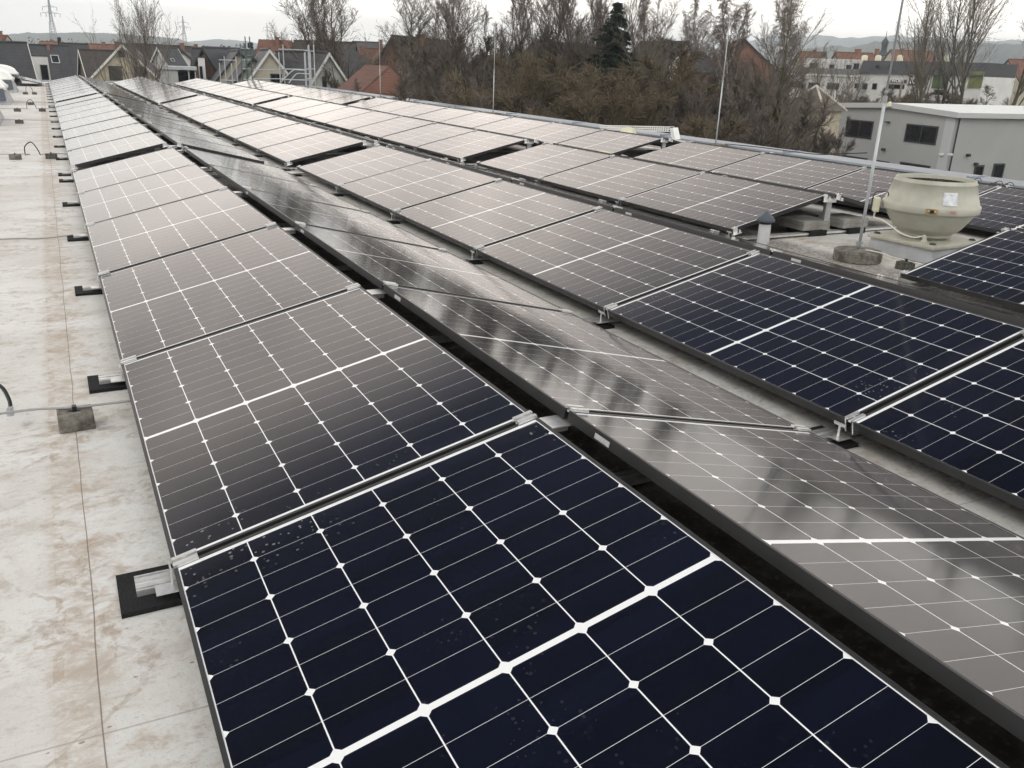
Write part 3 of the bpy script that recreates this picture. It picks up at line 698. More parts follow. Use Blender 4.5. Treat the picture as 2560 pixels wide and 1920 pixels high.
M_BRICK = brick_material('red_brick', (0.25, 0.10, 0.06), (0.19, 0.075, 0.05), (0.25, 0.22, 0.19)); M_VERGE = mat('white_verge_board', (0.66, 0.66, 0.62), 0.6); M_BVERGE = mat('black_verge', (0.03, 0.03, 0.032), 0.6)
M_GLASSD = mat('dark_window_pane', (0.008, 0.009, 0.011), 0.12, var=0.2, spec=0.25); M_WFRAME = mat('anthracite_window_frame', (0.03, 0.033, 0.037), 0.45); M_WFRAMEW = mat('white_window_frame', (0.7, 0.7, 0.68), 0.5)
M_SHUT = mat('olive_brown_shutter', (0.06, 0.055, 0.042), 0.7, var=0.2)

def add_window(parent, O, ux, uz, n, w, h, frame=None, shutter=False, fr=.07, name='window', bars=1):
    """O centre on the wall; ux across, uz up, n outward"""
    O, ux, uz, n = Vector(O), Vector(ux), Vector(uz), Vector(n)
    def bx(g, x0, x1, z0, z1, d0, d1, mi=0):
        g.hexa([O+ux*x0+uz*z0+n*d0, O+ux*x1+uz*z0+n*d0, O+ux*x1+uz*z0+n*d1, O+ux*x0+uz*z0+n*d1, O+ux*x0+uz*z1+n*d0, O+ux*x1+uz*z1+n*d0, O+ux*x1+uz*z1+n*d1, O+ux*x0+uz*z1+n*d1], mi)
    g = MB(); fm = frame or M_WFRAME
    for q in ((-w/2, w/2, h/2-fr, h/2), (-w/2, w/2, -h/2, -h/2+fr), (-w/2, -w/2+fr, -h/2+fr, h/2-fr), (w/2-fr, w/2, -h/2+fr, h/2-fr)): bx(g, *q, -.02, .05)
    for b in range(bars): 
        xx = -w/2 + w*(b+1)/(bars+1); bx(g, xx-fr*.4, xx+fr*.4, -h/2+fr, h/2-fr, -.02, .04)
    win = g.build(name, fm, parent)
    g = MB(); bx(g, -w/2+fr*.9, w/2-fr*.9, -h/2+fr*.9, h/2-fr*.9, -.06, .015 if not shutter else .03)
    p = g.build('shutter' if shutter else 'pane', M_SHUT if shutter else M_GLASSD, win); return win

def house(name, label, A, B, hw, drop, roof, wall, base=ZG, over=.35, verge=None, wins=(), chim=None, cat='house', gable=None, group=None, skyl=(), hip=0.0):
    A, B = Vector(A), Vector(B); zr = (A.z+B.z)/2; A.z = B.z = zr
    d = (B-A); Ln = d.length; d.normalize(); s = Vector((d.y, -d.x, 0))       # s: right of A->B
    mid = (A+B)/2; mid.z = 0
    root = thing(name, label, cat, (mid.x, mid.y, base), group=group); Off = Vector((mid.x, mid.y, base))
    L = lambda p: Vector(p) - Off
    ze = zr - drop; g = MB(); th = .12
    wA, wB = A + d*over*.6, B - d*over*.6
    def ring(p): return [L(Vector((*(p - s*hw*.94).xy, base))), L(Vector((*(p + s*hw*.94).xy, base))), L(Vector((*(p + s*hw*.94).xy, ze+.10))), L(Vector((*p.xy, zr-.14))), L(Vector((*(p - s*hw*.94).xy, ze+.10)))]
    ra, rb = ring(wA), ring(wB); n = len(g.v)
    def poly(pts, mi):
        i = len(g.v); g.v += [tuple(p) for p in pts]; g.f.append(tuple(range(i, i+len(pts)))); g.m.append(mi)
    poly(ra, 1); poly(list(reversed(rb)), 1)
    g.quad(ra[1], rb[1], rb[2], ra[2]); g.quad(rb[0], ra[0], ra[4], rb[4])
    g.build('wall', [wall, gable or wall], root)
    g = MB()
    for sg in (-1, 1):
        hA, hB = A + d*hip, B - d*hip
        e0, e1 = A + s*hw*1.03*sg - Vector((0, 0, drop*1.03)), B + s*hw*1.03*sg - Vector((0, 0, drop*1.03)); u = Vector((0, 0, -th))
        P = [L(e0+u), L(e1+u), L(hB+u), L(hA+u), L(e0), L(e1), L(hB), L(hA)]
        g.hexa(P if sg > 0 else [P[k] for k in (1, 0, 3, 2, 5, 4, 7, 6)])
        if hip > 0:
            q = A if sg < 0 else B; hq = hA if sg < 0 else hB
            a_, b_ = q - s*hw*1.03 - Vector((0, 0, drop*1.03)), q + s*hw*1.03 - Vector((0, 0, drop*1.03))
            g.tri(L(a_), L(b_), L(hq)) if sg > 0 else g.tri(L(b_), L(a_), L(hq))
    rf = g.build('roof', roof, root)
    if hip == 0:
        for q, dd in ((A, -1), (B, 1)):
            g = MB()
            for sg in (-1, 1):
                a0 = q + d*dd*.0; e0 = a0 + s*hw*1.04*sg - Vector((0, 0, drop*1.04)); o1 = d*dd*.05; u = Vector((0, 0, -.22)); t2 = Vector((0, 0, .03))
                P = [L(a0+u), L(e0+u), L(e0+u+o1), L(a0+u+o1), L(a0+t2), L(e0+t2), L(e0+t2+o1), L(a0+t2+o1)]
                g.hexa(P)
            g.build('verge', verge or M_BVERGE, root)
        g = MB(); g.tube([L(A+Vector((0, 0, .03))), L(B+Vector((0, 0, .03)))], .10, 6); g.build('ridge_tiles', roof, root)
    for (face, sx, z, ww, hh, *ex) in wins:          # face A/B gable: sx sideways from ridge; L/R eave wall: sx along from A
        kw = ex[0] if ex else {}
        if face in 'AB':
            q = wA if face == 'A' else wB; nn = -d if face == 'A' else d
            O = Vector((*(q + s*sx).xy, zr - z)); add_window(root, L(O), s, Vector((0, 0, 1)), nn, ww, hh, **kw)
        else:
            sg = 1 if face == 'R' else -1; q = A + d*sx + s*hw*.94*sg; O = Vector((q.x, q.y, zr - z)); add_window(root, L(O), d, Vector((0, 0, 1)), s*sg, ww, hh, **kw)
    for (sd, al, dn, ww, hh) in skyl:                # roof windows: side, along from A, down fraction
        sg = 1 if sd == 'R' else -1; c0 = A + d*al + (s*hw*sg - Vector((0, 0, drop)))*dn; dv = (s*hw*sg - Vector((0, 0, drop))).normalized(); nn = dv.cross(d)*sg
        if nn.z < 0: nn = -nn
        add_window(root, L(c0 + nn*.05), d, -dv, nn, ww, hh, frame=M_GALV, name='roof_window', bars=0)
    if chim:
        for (al, off, ht, ww) in chim:
            c0 = A + d*al + s*off; zt = zr - drop*abs(off)/hw; g = MB(); c = L(Vector((c0.x, c0.y, zt)))
            ww *= .7; ht *= .7; g.box((c.x-ww/2, c.y-ww/2, c.z-.8), (c.x+ww/2, c.y+ww/2, c.z+ht)); g.box((c.x-ww/2-.06, c.y-ww/2-.06, c.z+ht), (c.x+ww/2+.06, c.y+ww/2+.06, c.z+ht+.1))
            g.build('chimney', M_BRICK, rf)
    return root
HG = 'houses beyond the end of the hall'
house('house', 'leftmost anthracite roofed house with reddish timber gable end', Wp(-70, 104, 65.5), Wp(67, 106.5, 67.6), 4.3, 5.6, M_DARKTILE, M_WOODW, verge=M_VERGE, wins=[('B', 1.4, 4.0, 1.0, 2.0, dict(frame=M_WFRAMEW)), ('B', -1.2, 4.0, 1.0, 2.0, dict(frame=M_WFRAMEW))], group=HG)
house('house', 'orange roofed house with a dark chimney peeping over the leftmost anthracite roof', Wp(-40, 84, 105), Wp(22, 88, 105), 5, 4, M_ORANGE, M_CREAMW, chim=[(2.2, 0.3, .8, .7)], hip=3, group=HG)
house('house', 'long anthracite roof left of the cream gable, with a white gable behind', Wp(72, 110, 91), Wp(169, 117, 93), 4.2, 5.6, M_DARKTILE, M_WWALL, wins=[('B', 0.9, 3.2, .6, 1.6), ('B', -0.9, 3.4, .6, 1.6)], skyl=[('R', 2.2, .25, .8, 1.0)], chim=[(1.8, .2, .5, .5)], group=HG)
house('house', 'anthracite roofed house behind, its black verge ending against the orange roofs', Wp(150, 109, 108), Wp(219, 109.5, 110), 4.4, 6, M_DARKTILE, M_WWALL, group=HG)
house('house', 'low dark roof directly left of the cream timber gable', Wp(196, 127, 86), Wp(298, 125, 88), 4.2, 4.2, M_BROWNTILE, mat('brown_wall', (0.08, 0.065, 0.05), 0.8), verge=M_VERGE, group=HG)
house('house', 'orange tiled roof seen between the dark roofs left of the bare tree', Wp(218, 113, 150), Wp(300, 109, 150), 5.5, 5, M_ORANGE, M_BEIGE, chim=[(3, .3, .8, .8), (7, .3, .9, .8)], group=HG)
house('house', 'cream timber gable house with two big dark shutters behind the bare tree', Wp(304, 111.5, 72), Wp(330, 112, 83), 4.3, 4.3, M_BROWNTILE, M_CREAMW, verge=M_VERGE, chim=[(1.5, -.4, .7, .7)],
      wins=[('A', -.75, 2.35, 1.05, 1.15, dict(shutter=True)), ('A', 1.25, 2.35, 1.05, 1.15, dict(shutter=True)), ('A', -.1, .8, .5, .5, dict(shutter=True))], group=HG)
house('house', 'dark brown roof behind the bare tree, right of the cream gable', Wp(330, 111, 100), Wp(478, 116, 110), 4.6, 5.2, M_BROWNTILE, M_BEIGE, chim=[(9, .2, .7, .7)], group=HG)
house('house', 'grey roofed white house with a roof window, right of the cream gable', Wp(392, 119, 85), Wp(443, 120, 87), 3.6, 4.2, M_GREYTILE, M_WWALL, verge=M_VERGE, skyl=[('R', .9, .28, .4, .4), ('R', 1.0, .62, .7, .8)], wins=[('R', 1.2, 5.4, 1.6, .9)], group=HG)
house('house', 'small white gabled house with two upper windows under an orange roof', Wp(457, 129, 104), Wp(486, 128, 114), 4.1, 3.5, M_DARKTILE, M_WWALL, wins=[('A', -.3, 2.2, .7, .8), ('A', .9, 2.2, .7, .8), ('A', .3, 4.8, 1.6, 1.2)], group=HG)
house('house', 'bright orange roof behind the small white gabled house', Wp(458, 114, 140), Wp(512, 114.5, 140), 5, 4.5, M_ORANGE, M_BEIGE, chim=[(2.2, .3, .6, .7)], hip=1.5, group=HG)
house('house', 'narrow slate roofed house beside the white stair tower in the middle', Wp(482, 121, 78), Wp(507, 121, 78), 3.6, 5.8, M_DARKTILE, M_WWALL, group=HG)
house('house', 'wide grey roofed house with black verge, left of the scaffold', Wp(506, 121, 76), Wp(632, 122, 82), 4.0, 5.4, M_GREYTILE, M_WOODW, skyl=[('R', 5.4, .5, .5, .5)], group=HG)
house('house', 'first of three stepped beige gables with grey roofs left of the scaffold', Wp(574, 127, 78), Wp(597, 128, 69), 3.9, 4.6, M_GREYTILE, M_BEIGE, wins=[('B', -.6, 3.6, .8, 1.1)], group=HG)
house('house', 'second of three stepped beige gables, partly behind the scaffold', Wp(606, 142, 72), Wp(633, 141, 63), 3.8, 4.6, M_GREYTILE, M_BEIGE, wins=[('B', .3, 3.4, .8, 1.1)], group=HG)
house('house', 'third stepped gable, cream with white verge and a dark window, right of the scaffold', Wp(651, 124, 68), Wp(674, 125, 60), 3.8, 4.9, M_GREYTILE, M_BEIGE, verge=M_VERGE, wins=[('B', -.35, 2.0, .8, .8), ('B', -2.2, 4.4, .8, .9)], group=HG)
house('house', 'large orange roofed house with a dark chimney above the scaffold', Wp(646, 98, 98), Wp(731, 100.5, 98), 4.6, 5.4, M_REDTILE, M_BRICK, chim=[(2.3, .5, 1.1, .55)], hip=.01, group=HG)
house('house', 'dark tiled house with a white timber gable and narrow window, by the thin bare trees', Wp(690, 129, 65), Wp(823, 132, 57), 2.9, 4.0, M_DARKTILE, mat('pale_board_gable', (0.50, 0.49, 0.44), 0.8, var=0.3, vscale=2), verge=M_VERGE, wins=[('B', .35, 1.95, .3, .9), ('B', -1.3, 2.6, .4, 1.2)], group=HG)
for a, b, y, t_, m_, lab in ((735, 890, 104, 104, M_BROWNTILE, 'dark brown roof behind the thin bare trees'), (880, 952, 105, 118, M_GREYTILE, 'pale grey brown roof behind the second farthest rod'), (800, 938, 125, 82, M_DARKTILE, 'black roofed house between white gable and brick house'), (902, 960, 121, 100, M_REDTILE, 'red roof just left of the tall brick gable')):
    house('house', lab, Wp(a, y, t_), Wp(b, y+1, t_), 4.5, 4.2, m_, M_BRICK, chim=[(4, .2, .7, .6)], hip=1.2 if t_ == 82 else 0.0, wins=[('R', 2.0, 5.0, 1.0, .9), ('R', 5.0, 5.0, 1.0, .9, dict(frame=M_WFRAMEW))], group=HG)
house('shed', 'low building with weathered red clay roof in front of the brick gable house', Wp(908, 163, 52), Wp(978, 163, 47), 2.9, 2.4, M_REDTILE, M_BRICK, wins=[('R', 2.2, 3.2, .8, .8)], group=HG, hip=.5)
house('house', 'tall brick gable house with weathered dark roof behind the thicket', Wp(979, 96.5, 66), Wp(1120, 98, 76), 4.2, 5.6, M_BROWNTILE, M_BRICK, wins=[('A', .6, 3.0, .35, .9, dict(frame=M_WFRAMEW, bars=0)), ('A', 1.5, 3.0, .35, .9, dict(frame=M_WFRAMEW, bars=0))], chim=[(5.0, .2, .7, .8)], group=HG)
house('house', 'long dark roof glimpsed through the trees left of the spruce', Wp(1330, 108, 90), Wp(1470, 108, 95), 5, 5, M_BROWNTILE, M_BEIGE, group='houses behind the thicket')
house('house', 'cream house glimpsed between trunks in the thicket', Wp(1190, 140, 85), Wp(1260, 141, 85), 4, 3, M_DARKTILE, M_CREAMW, group='houses behind the thicket')
house('house', 'brown roofed house with a small white gable right of the spruce', Wp(1600, 104.5, 104), Wp(1719, 105, 98), 4.6, 4.5, M_BROWNTILE, M_WWALL, group='houses behind the thicket')
bh = house('apartment_house', 'brick apartment house with dark hipped roof and pale balconies behind the rod', Wp(1706, 127, 86), Wp(1792, 130, 86), 4.4, 1.9, M_DARKTILE, M_BRICK, hip=2.2, cat='house', wins=[('R', .8, 3.2, .9, 1.3), ('R', 2.6, 3.2, .9, 1.3), ('R', .8, 6.0, .9, 1.3), ('R', 2.6, 6.0, .9, 1.3), ('R', 3.4, 3.1, .6, .9, dict(frame=M_WFRAMEW))], group='houses behind the thicket')
M_BALC = mat('pale_balcony_cladding', (0.52, 0.50, 0.46), 0.8, var=0.4, vscale=1.5)
A0, B0 = Wp(1706, 127, 86), Wp(1792, 130, 86); dd = (B0-A0); dd.z = 0; dd.normalize(); ss = Vector((dd.y, -dd.x, 0)); zr0 = (A0.z+B0.z)/2
for (al, zz) in ((-.2, 4.0), (2.3, 4.0), (2.3, 7.0)):
    p = A0 + dd*al + ss*4.2; g = MB(); z1 = zr0 - zz + .45 - ZG; off = Vector(bh.location)
    q = [Vector((p.x, p.y, 0)) - Vector((off.x, off.y, 0)) + v for v in (Vector(), dd*1.7, dd*1.7 + ss*1.1, ss*1.1)]
    g.hexa([v + Vector((0, 0, z1-1.15)) for v in q] + [v + Vector((0, 0, z1)) for v in q]); g.build('balcony', M_BALC, bh)
house('house', 'steep orange roof behind the birch, right of the rod', Wp(1862, 101, 112), Wp(1835, 101, 124), 5.0, 4.0, M_ORANGE, M_BRICK, hip=0, group='houses behind the thicket')
for a, b, y, t_, lab in ((1995, 2064, 130, 160, 'orange roof left of the satellite dish'), (2088, 2183, 132, 155, 'orange roof with chimneys behind the white block'), (2225, 2330, 126, 210, 'red brown roofs right of the church tower'), (1650, 1705, 118, 180, 'far orange roof low beside the white gable'), (2520, 2620, 150, 150, 'orange roof at the right picture edge'), (100, 150, 104, 190, 'far orange roof over the long anthracite roof')):
    house('house', lab, Wp(a, y, t_), Wp(b, y, t_), 6, 4.2, M_ORANGE, M_BEIGE, chim=[(4, .2, 1.0, 1.1), (7.5, .2, 1.2, .8)] if b < 2500 and t_ == 155 else [(3, .2, .6, .7)], group='far town roofs')

def boxbuild(g, O, ux, uy, x0, x1, y0, y1, z0, z1, mi=0):
    P = [O + ux*a + uy*b for a, b in ((x0, y0), (x1, y0), (x1, y1), (x0, y1))]
    g.hexa([Vector((p.x, p.y, z0)) for p in P] + [Vector((p.x, p.y, z1)) for p in P], mi); return g

# white stair towers and garage among the houses
def tower(label, px0, px1, ytop_, t_, wx, wz):
    a, b = Wp(px0, ytop_, t_), Wp(px1, ytop_, t_); d = b-a; d.z = 0; Ln = d.length; v0 = (a+b)/2-CAM; v0.z = 0; v0.normalize(); d = Vector((v0.y, -v0.x, 0)); Ln *= .9; n = Vector((d.y, -d.x, 0))
    r = thing('stair_tower', label, 'building', (a.x, a.y, ZG)); O = Vector((0, 0, 0))
    g = MB(); boxbuild(g, O, d, n, 0, Ln, -3, 0, 0, a.z-ZG); g.build('wall', M_WWALL, r)
    g = MB(); boxbuild(g, O, d, n, -.05, Ln+.05, -3.05, .05, a.z-ZG, a.z-ZG+.08); g.build('roof_edge', M_BVERGE, r)
    add_window(r, O + d*Ln*wx + Vector((0, 0, a.z-ZG-wz[0])), d, Vector((0, 0, 1)), n, wz[1], wz[2], bars=0)
    return r
tower('white stair tower with one tall narrow dark window, by the leftmost house', 78, 118, 140, 70, .68, (2.1, .55, 2.9))
tower('white stair tower standing before the wide grey roof', 494, 512, 144, 74, .35, (1.5, .25, 1.6))
a, b = Wp(398, 173, 70), Wp(490, 174, 70); d = b-a; d.z = 0; Ln = d.length*.93; v0 = (a+b)/2-CAM; v0.z = 0; v0.normalize(); d = Vector((v0.y, -v0.x, 0)); n_ = Vector((d.y, -d.x, 0))
r = thing('garage', 'pale flat roofed carport with two black openings', 'garage', (a.x, a.y, ZG)); Z = a.z-ZG; g = MB()
boxbuild(g, Vector(), d, n_, 0, Ln*.45, -4, 0, 0, Z); boxbuild(g, Vector(), d, n_, Ln*.45, Ln, -4, -2.5, 0, Z); boxbuild(g, Vector(), d, n_, Ln*.45, Ln*.5, -2.5, 0, 0, Z); boxbuild(g, Vector(), d, n_, Ln*.78, Ln*.82, -2.5, 0, 0, Z); boxbuild(g, Vector(), d, n_, Ln*.97, Ln, -2.5, 0, 0, Z)
g.build('wall', mat('pale_garage_wall', (0.42, 0.42, 0.40), 0.8), r); g = MB(); boxbuild(g, Vector(), d, n_, -.1, Ln+.1, -4.1, .15, Z, Z+.25); g.build('roof', M_GALV, r)
g = MB(); boxbuild(g, Vector(), d, n_, Ln*.50, Ln*.97, -2.4, -2.3, 0, Z-.3); g.build('door', M_BLACK, r)

# ------------------------------------------------------------------ grey industrial building with white roof
Cn = Vector((66.2, 46.2, 0)); u_ = Vector((0.122, 0.9925, 0)); v_ = Vector((0.9925, -0.122, 0)); ZE, ZA = -1.24, -.86; GL = 14.8; GR = 34.0
gb = thing('industrial_building', 'grey clad commercial building with white sheet roof and two dark windows', 'building', (Cn.x, Cn.y, ZG)); H = ZE-ZG; HA = ZA-ZG
M_CLAD = mat('grey_wall_panels', (0.40, 0.41, 0.395), 0.55, var=0.10, vscale=0.25); M_CLADC = mat('light_grey_corner_trim', (0.50, 0.52, 0.52), 0.5)
g = MB()
def Lp(a, b, z): return u_*a + v_*b + Vector((0, 0, z))
i = len(g.v); g.v += [tuple(Lp(0, 0, 0)), tuple(Lp(GL, 0, 0)), tuple(Lp(GL, 0, H)), tuple(Lp(GL/2, 0, HA)), tuple(Lp(0, 0, H))]; g.f.append((0, 1, 2, 3, 4)); g.m.append(0)
g.quad(Lp(0, 0, 0), Lp(0, 0, H), Lp(0, GR, H), Lp(0, GR, 0)); g.quad(Lp(GL, 0, 0), Lp(GL, GR, 0), Lp(GL, GR, H), Lp(GL, 0, H)); g.quad(Lp(0, GR, 0), Lp(0, GR, H), Lp(GL, GR, H), Lp(GL, GR, 0))
g.build('wall', M_CLAD, gb)
g = MB(); th = Vector((0, 0, .12))
for a0, a1, z0_, z1_ in ((-.25, GL/2, H-.01, HA), (GL+.25, GL/2, H-.01, HA)):
    P = [Lp(a0, -.2, z0_), Lp(a1, -.2, z1_), Lp(a1, GR, z1_), Lp(a0, GR, z0_)]
    if a0 > a1: P = [P[3], P[2], P[1], P[0]]
    g.hexa([p for p in reversed(P)] + [p + th for p in reversed(P)]) if False else g.hexa(P + [p + th for p in P])
    for k in range(70):
        b = k*GR/70; g.hexa([Lp(a0, b, z0_)+th, Lp(a1, b, z1_)+th, Lp(a1, b+.06, z1_)+th, Lp(a0, b+.06, z0_)+th] + [q + Vector((0, 0, .04)) + th for q in (Lp(a0, b, z0_), Lp(a1, b, z1_), Lp(a1, b+.06, z1_), Lp(a0, b+.06, z0_))])
g.build('roof', mat('white_sheet_roof', (0.82, 0.83, 0.82), 0.45, var=.06), gb)
g = MB(); g.hexa([Lp(-.4, -.3, H-.28), Lp(-.3, -.3, H-.28), Lp(-.3, GR, H-.28), Lp(-.4, GR, H-.28), Lp(-.4, -.3, H+.12), Lp(-.3, -.3, H+.12), Lp(-.3, GR, H+.12), Lp(-.4, GR, H+.12)])
for a0, a1, z0_, z1_ in ((-.3, GL/2, H, HA), (GL/2, GL+.3, HA, H)):
    g.hexa([Lp(a0, -.32, z0_-.28), Lp(a1, -.32, z1_-.28), Lp(a1, -.22, z1_-.28), Lp(a0, -.22, z0_-.28), Lp(a0, -.32, z0_+.16), Lp(a1, -.32, z1_+.16), Lp(a1, -.22, z1_+.16), Lp(a0, -.22, z0_+.16)])
g.build('fascia', mat('grey_fascia', (0.52, 0.53, 0.52), 0.5), gb)
g = MB(); g.box((-.9, -.05, 0), (0.0, .0, H-.2), 0, Matrix(((-u_.x, v_.x, 0, 0), (-u_.y, v_.y, 0, 0), (0, 0, 1, 0), (0, 0, 0, 1))));
g = MB(); P = [Lp(0, -.03, 0), Lp(.95, -.03, 0), Lp(.95, .0, 0), Lp(0, .0, 0)]; g.hexa([P[0], P[1], P[2], P[3]] + [p + Vector((0, 0, H-.25)) for p in P]); g.build('corner_trim', M_CLADC, gb)
g = MB(); g.tube([Lp(-.12, .35, 0), Lp(-.12, .35, H-.2)], .06, 8); g.build('downpipe', M_WFRAME, gb)
g = MB(); g.tube([Lp(-.06, 10.4, 0), Lp(-.06, 10.4, H-2.2)], .035, 6); g.build('door_jamb', M_WFRAME, gb)
def on_gable(px, py):      # hit gable plane
    dr = (Wp(px, py, 1)-CAM); t_ = ((Cn-CAM).dot(v_))/dr.dot(v_); return CAM + dr*t_
def on_side(px, py):
    dr = (Wp(px, py, 1)-CAM); t_ = ((Cn-CAM).dot(u_))/dr.dot(u_); return CAM + dr*t_
offs = Vector((Cn.x, Cn.y, ZG))
for (xa, ya, xb, yb, bars) in ((2112, 297, 2183, 348, 1), (2261, 309, 2344, 362, 1), (2101, 388, 2170, 410, 1), (2190, 399, 2225, 412, 0), (2247, 406, 2326, 430, 1)):
    p, q = on_gable((xa+xb)/2, (ya+yb)/2), None; l_, r_ = on_gable(xa+5, (ya+yb)/2), on_gable(xb-5, (ya+yb)/2); t1, t2 = on_gable((xa+xb)/2, ya+3), on_gable((xa+xb)/2, yb-3)
    hh = abs(t1.z-t2.z); zc = p.z
    if ya > 380: hh = 1.6; zc = t1.z - .8
    ww = (l_-r_).length + .35
    add_window(gb, Vector((p.x, p.y, zc)) - offs, -u_, Vector((0, 0, 1)), -v_, ww, hh, fr=.13, bars=bars)
for (xa, ya, xb) in ((2438, 412, 2461), (2485, 408, 2513)):
    l_, r_ = on_side(xa, ya), on_side(xb, ya+1); p = (l_+r_)/2; zc = p.z - 1.1
    add_window(gb, Vector((p.x, p.y, zc)) - offs, v_, Vector((0, 0, 1)), -u_, (l_-r_).length, 2.2, fr=.16, bars=0, name='door')
for (px, py, sd) in ((2221, 303, 0), (2211, 374, 0), (2418, 388, 1), (2437, 410, 1)):
    p = (on_side if sd else on_gable)(px, py) - offs; nn = -u_ if sd else -v_; tt = v_ if sd else u_
    g = MB(); s_ = .22 if py < 320 else .13
    P = [p - tt*s_, p + tt*s_, p + tt*s_ + nn*.28, p - tt*s_ + nn*.28]; g.hexa([q - Vector((0, 0, .10)) for q in P] + [q + Vector((0, 0, .12 if py > 320 else -.02)) for q in P]); g.build('wall_lamp', M_WFRAME, gb)
for (px, py, sd) in ((2356, 386, 0), (2378, 386, 0)):
    p = on_gable(px, py) - offs; g = MB(); P = [p - u_*.18, p + u_*.18, p + u_*.18 - v_*.2, p - u_*.18 - v_*.2]; g.hexa([q - Vector((0, 0, .08)) for q in P] + [q + Vector((0, 0, .08)) for q in P]); g.build('white_wall_box', M_WHITE, gb)
p = on_gable(2231, 266) - offs; g = MB(); g.lathe([(.28, 0), (.18, .3), (.05, .42), (0, .42)], 8); g.build('gable_horn', M_CREAM, gb, loc=tuple(p - v_*.35))

# ------------------------------------------------------------------ white block with mansard and shop signs
TW = 128.0
P0, P1, P2 = Wp(2011, 145, TW+2), Wp(2156, 146, TW-1), Wp(2470, 150, TW-14)
d1 = P1-P0; d1.z = 0; L1 = d1.length; d1.normalize(); n1 = Vector((d1.y, -d1.x, 0))
wb = thing('shop_building', 'white three storey block with dark mansard roof and shop signs beyond the grey building', 'building', (P0.x, P0.y, ZG)); Zt = P0.z-ZG
def zpx(py, t_): return Wp(2100, py, t_).z - ZG
g = MB(); zf2 = zpx(187, TW)
boxbuild(g, Vector(), d1, n1, 0, L1, -10, 0, zf2-.2, Zt); boxbuild(g, Vector(), d1, n1, -2.4, L1, -10, 1.8, 0, zf2)
d2 = P2-P1; d2.z = 0; L2 = d2.length; d2.normalize(); n2 = Vector((d2.y, -d2.x, 0)); O2 = Vector((P1.x-P0.x, P1.y-P0.y, 0)); zm = zpx(180, TW-7)
boxbuild(g, O2, d2, n2, 0, L2, -10, .4, 0, zm)
g.build('wall', M_WWALL, wb)
g = MB(); P = [O2 + n2*.7, O2 + d2*L2 + n2*.7, O2 + d2*L2 - n2*10, O2 - n2*10]; Q = [O2 - n2*.4 + d2*.05, O2 + d2*L2 - n2*.4, O2 + d2*L2 - n2*10, O2 - n2*10]
g.hexa([p + Vector((0, 0, zm)) for p in P] + [q + Vector((0, 0, Zt-.1)) for q in Q]); g.build('roof', mat('dark_slate_mansard', (0.035, 0.037, 0.043), 0.6, var=0.2, vscale=.5), wb)
g = MB(); boxbuild(g, Vector(), d1, n1, -2.4, L1-.1, 1.75, 1.82, zf2, zf2+.85); boxbuild(g, Vector(), d1, n1, -2.4, -2.33, -6, 1.8, zf2, zf2+.85); g.build('balcony_rail', mat('grey_balcony_glass', (0.20, 0.21, 0.22), 0.4), wb)
g = MB(); boxbuild(g, Vector(), d1, n1, -2.5, L1+.1, -.1, 1.95, zf2-.25, zf2); g.build('cornice', M_VERGE, wb)
def winpx(O, d, n, xa, ya, xb, yb, t_, off, mt=None, bars=0, nm='window'):
    # hit plane through O (local) offset off along n
    Q = Vector((P0.x, P0.y, 0)) + O + n*off
    def hit(px, py):
        dr = Wp(px, py, 1)-CAM; tt = (Q-CAM).dot(n)/dr.dot(n); return CAM + dr*tt
    a, b = hit(xa, ya), hit(xb, yb); c = (a+b)/2; ww = abs((b-a).dot(d)); hh = abs(a.z-b.z)
    return c - Vector((P0.x, P0.y, ZG)), ww, hh
for (xa, ya, xb, yb) in ((2025, 157, 2043, 172), (2074, 161, 2085, 172), (2116, 162, 2127, 175), (2135, 158, 2147, 174)):
    c, ww, hh = winpx(Vector(), d1, n1, xa, ya, xb, yb, TW, 0); add_window(wb, c, d1, Vector((0, 0, 1)), n1, ww, hh, bars=0, fr=.1)
for (xa, ya, xb, yb) in ((1976, 204, 2004, 219), (2022, 206, 2049, 221), (2069, 207, 2096, 224), (2137, 208, 2146, 221), (2110, 248, 2142, 259)):
    c, ww, hh = winpx(Vector(), d1, n1, xa, ya, xb, yb, TW, 1.8); add_window(wb, c, d1, Vector((0, 0, 1)), n1, ww, hh, bars=0, fr=.1)
for (xa, ya, xb, yb) in ((2158, 208, 2167, 224), (2182, 208, 2191, 224), (2217, 210, 2260, 223), (2336, 224, 2360, 238)):
    c, ww, hh = winpx(O2, d2, n2, xa, ya, xb, yb, TW, .4); add_window(wb, c, d2, Vector((0, 0, 1)), n2, ww, hh, bars=0, fr=.1)
for (xa, ya, xb, yb) in ((2190, 162, 2198, 170), (2222, 162, 2230, 170), (2290, 163, 2300, 170)):
    c, ww, hh = winpx(O2, d2, n2, xa, ya, xb, yb, TW, .45); add_window(wb, c, d2, Vector((0, 0, 1)), n2, ww, hh, bars=0, fr=.1)
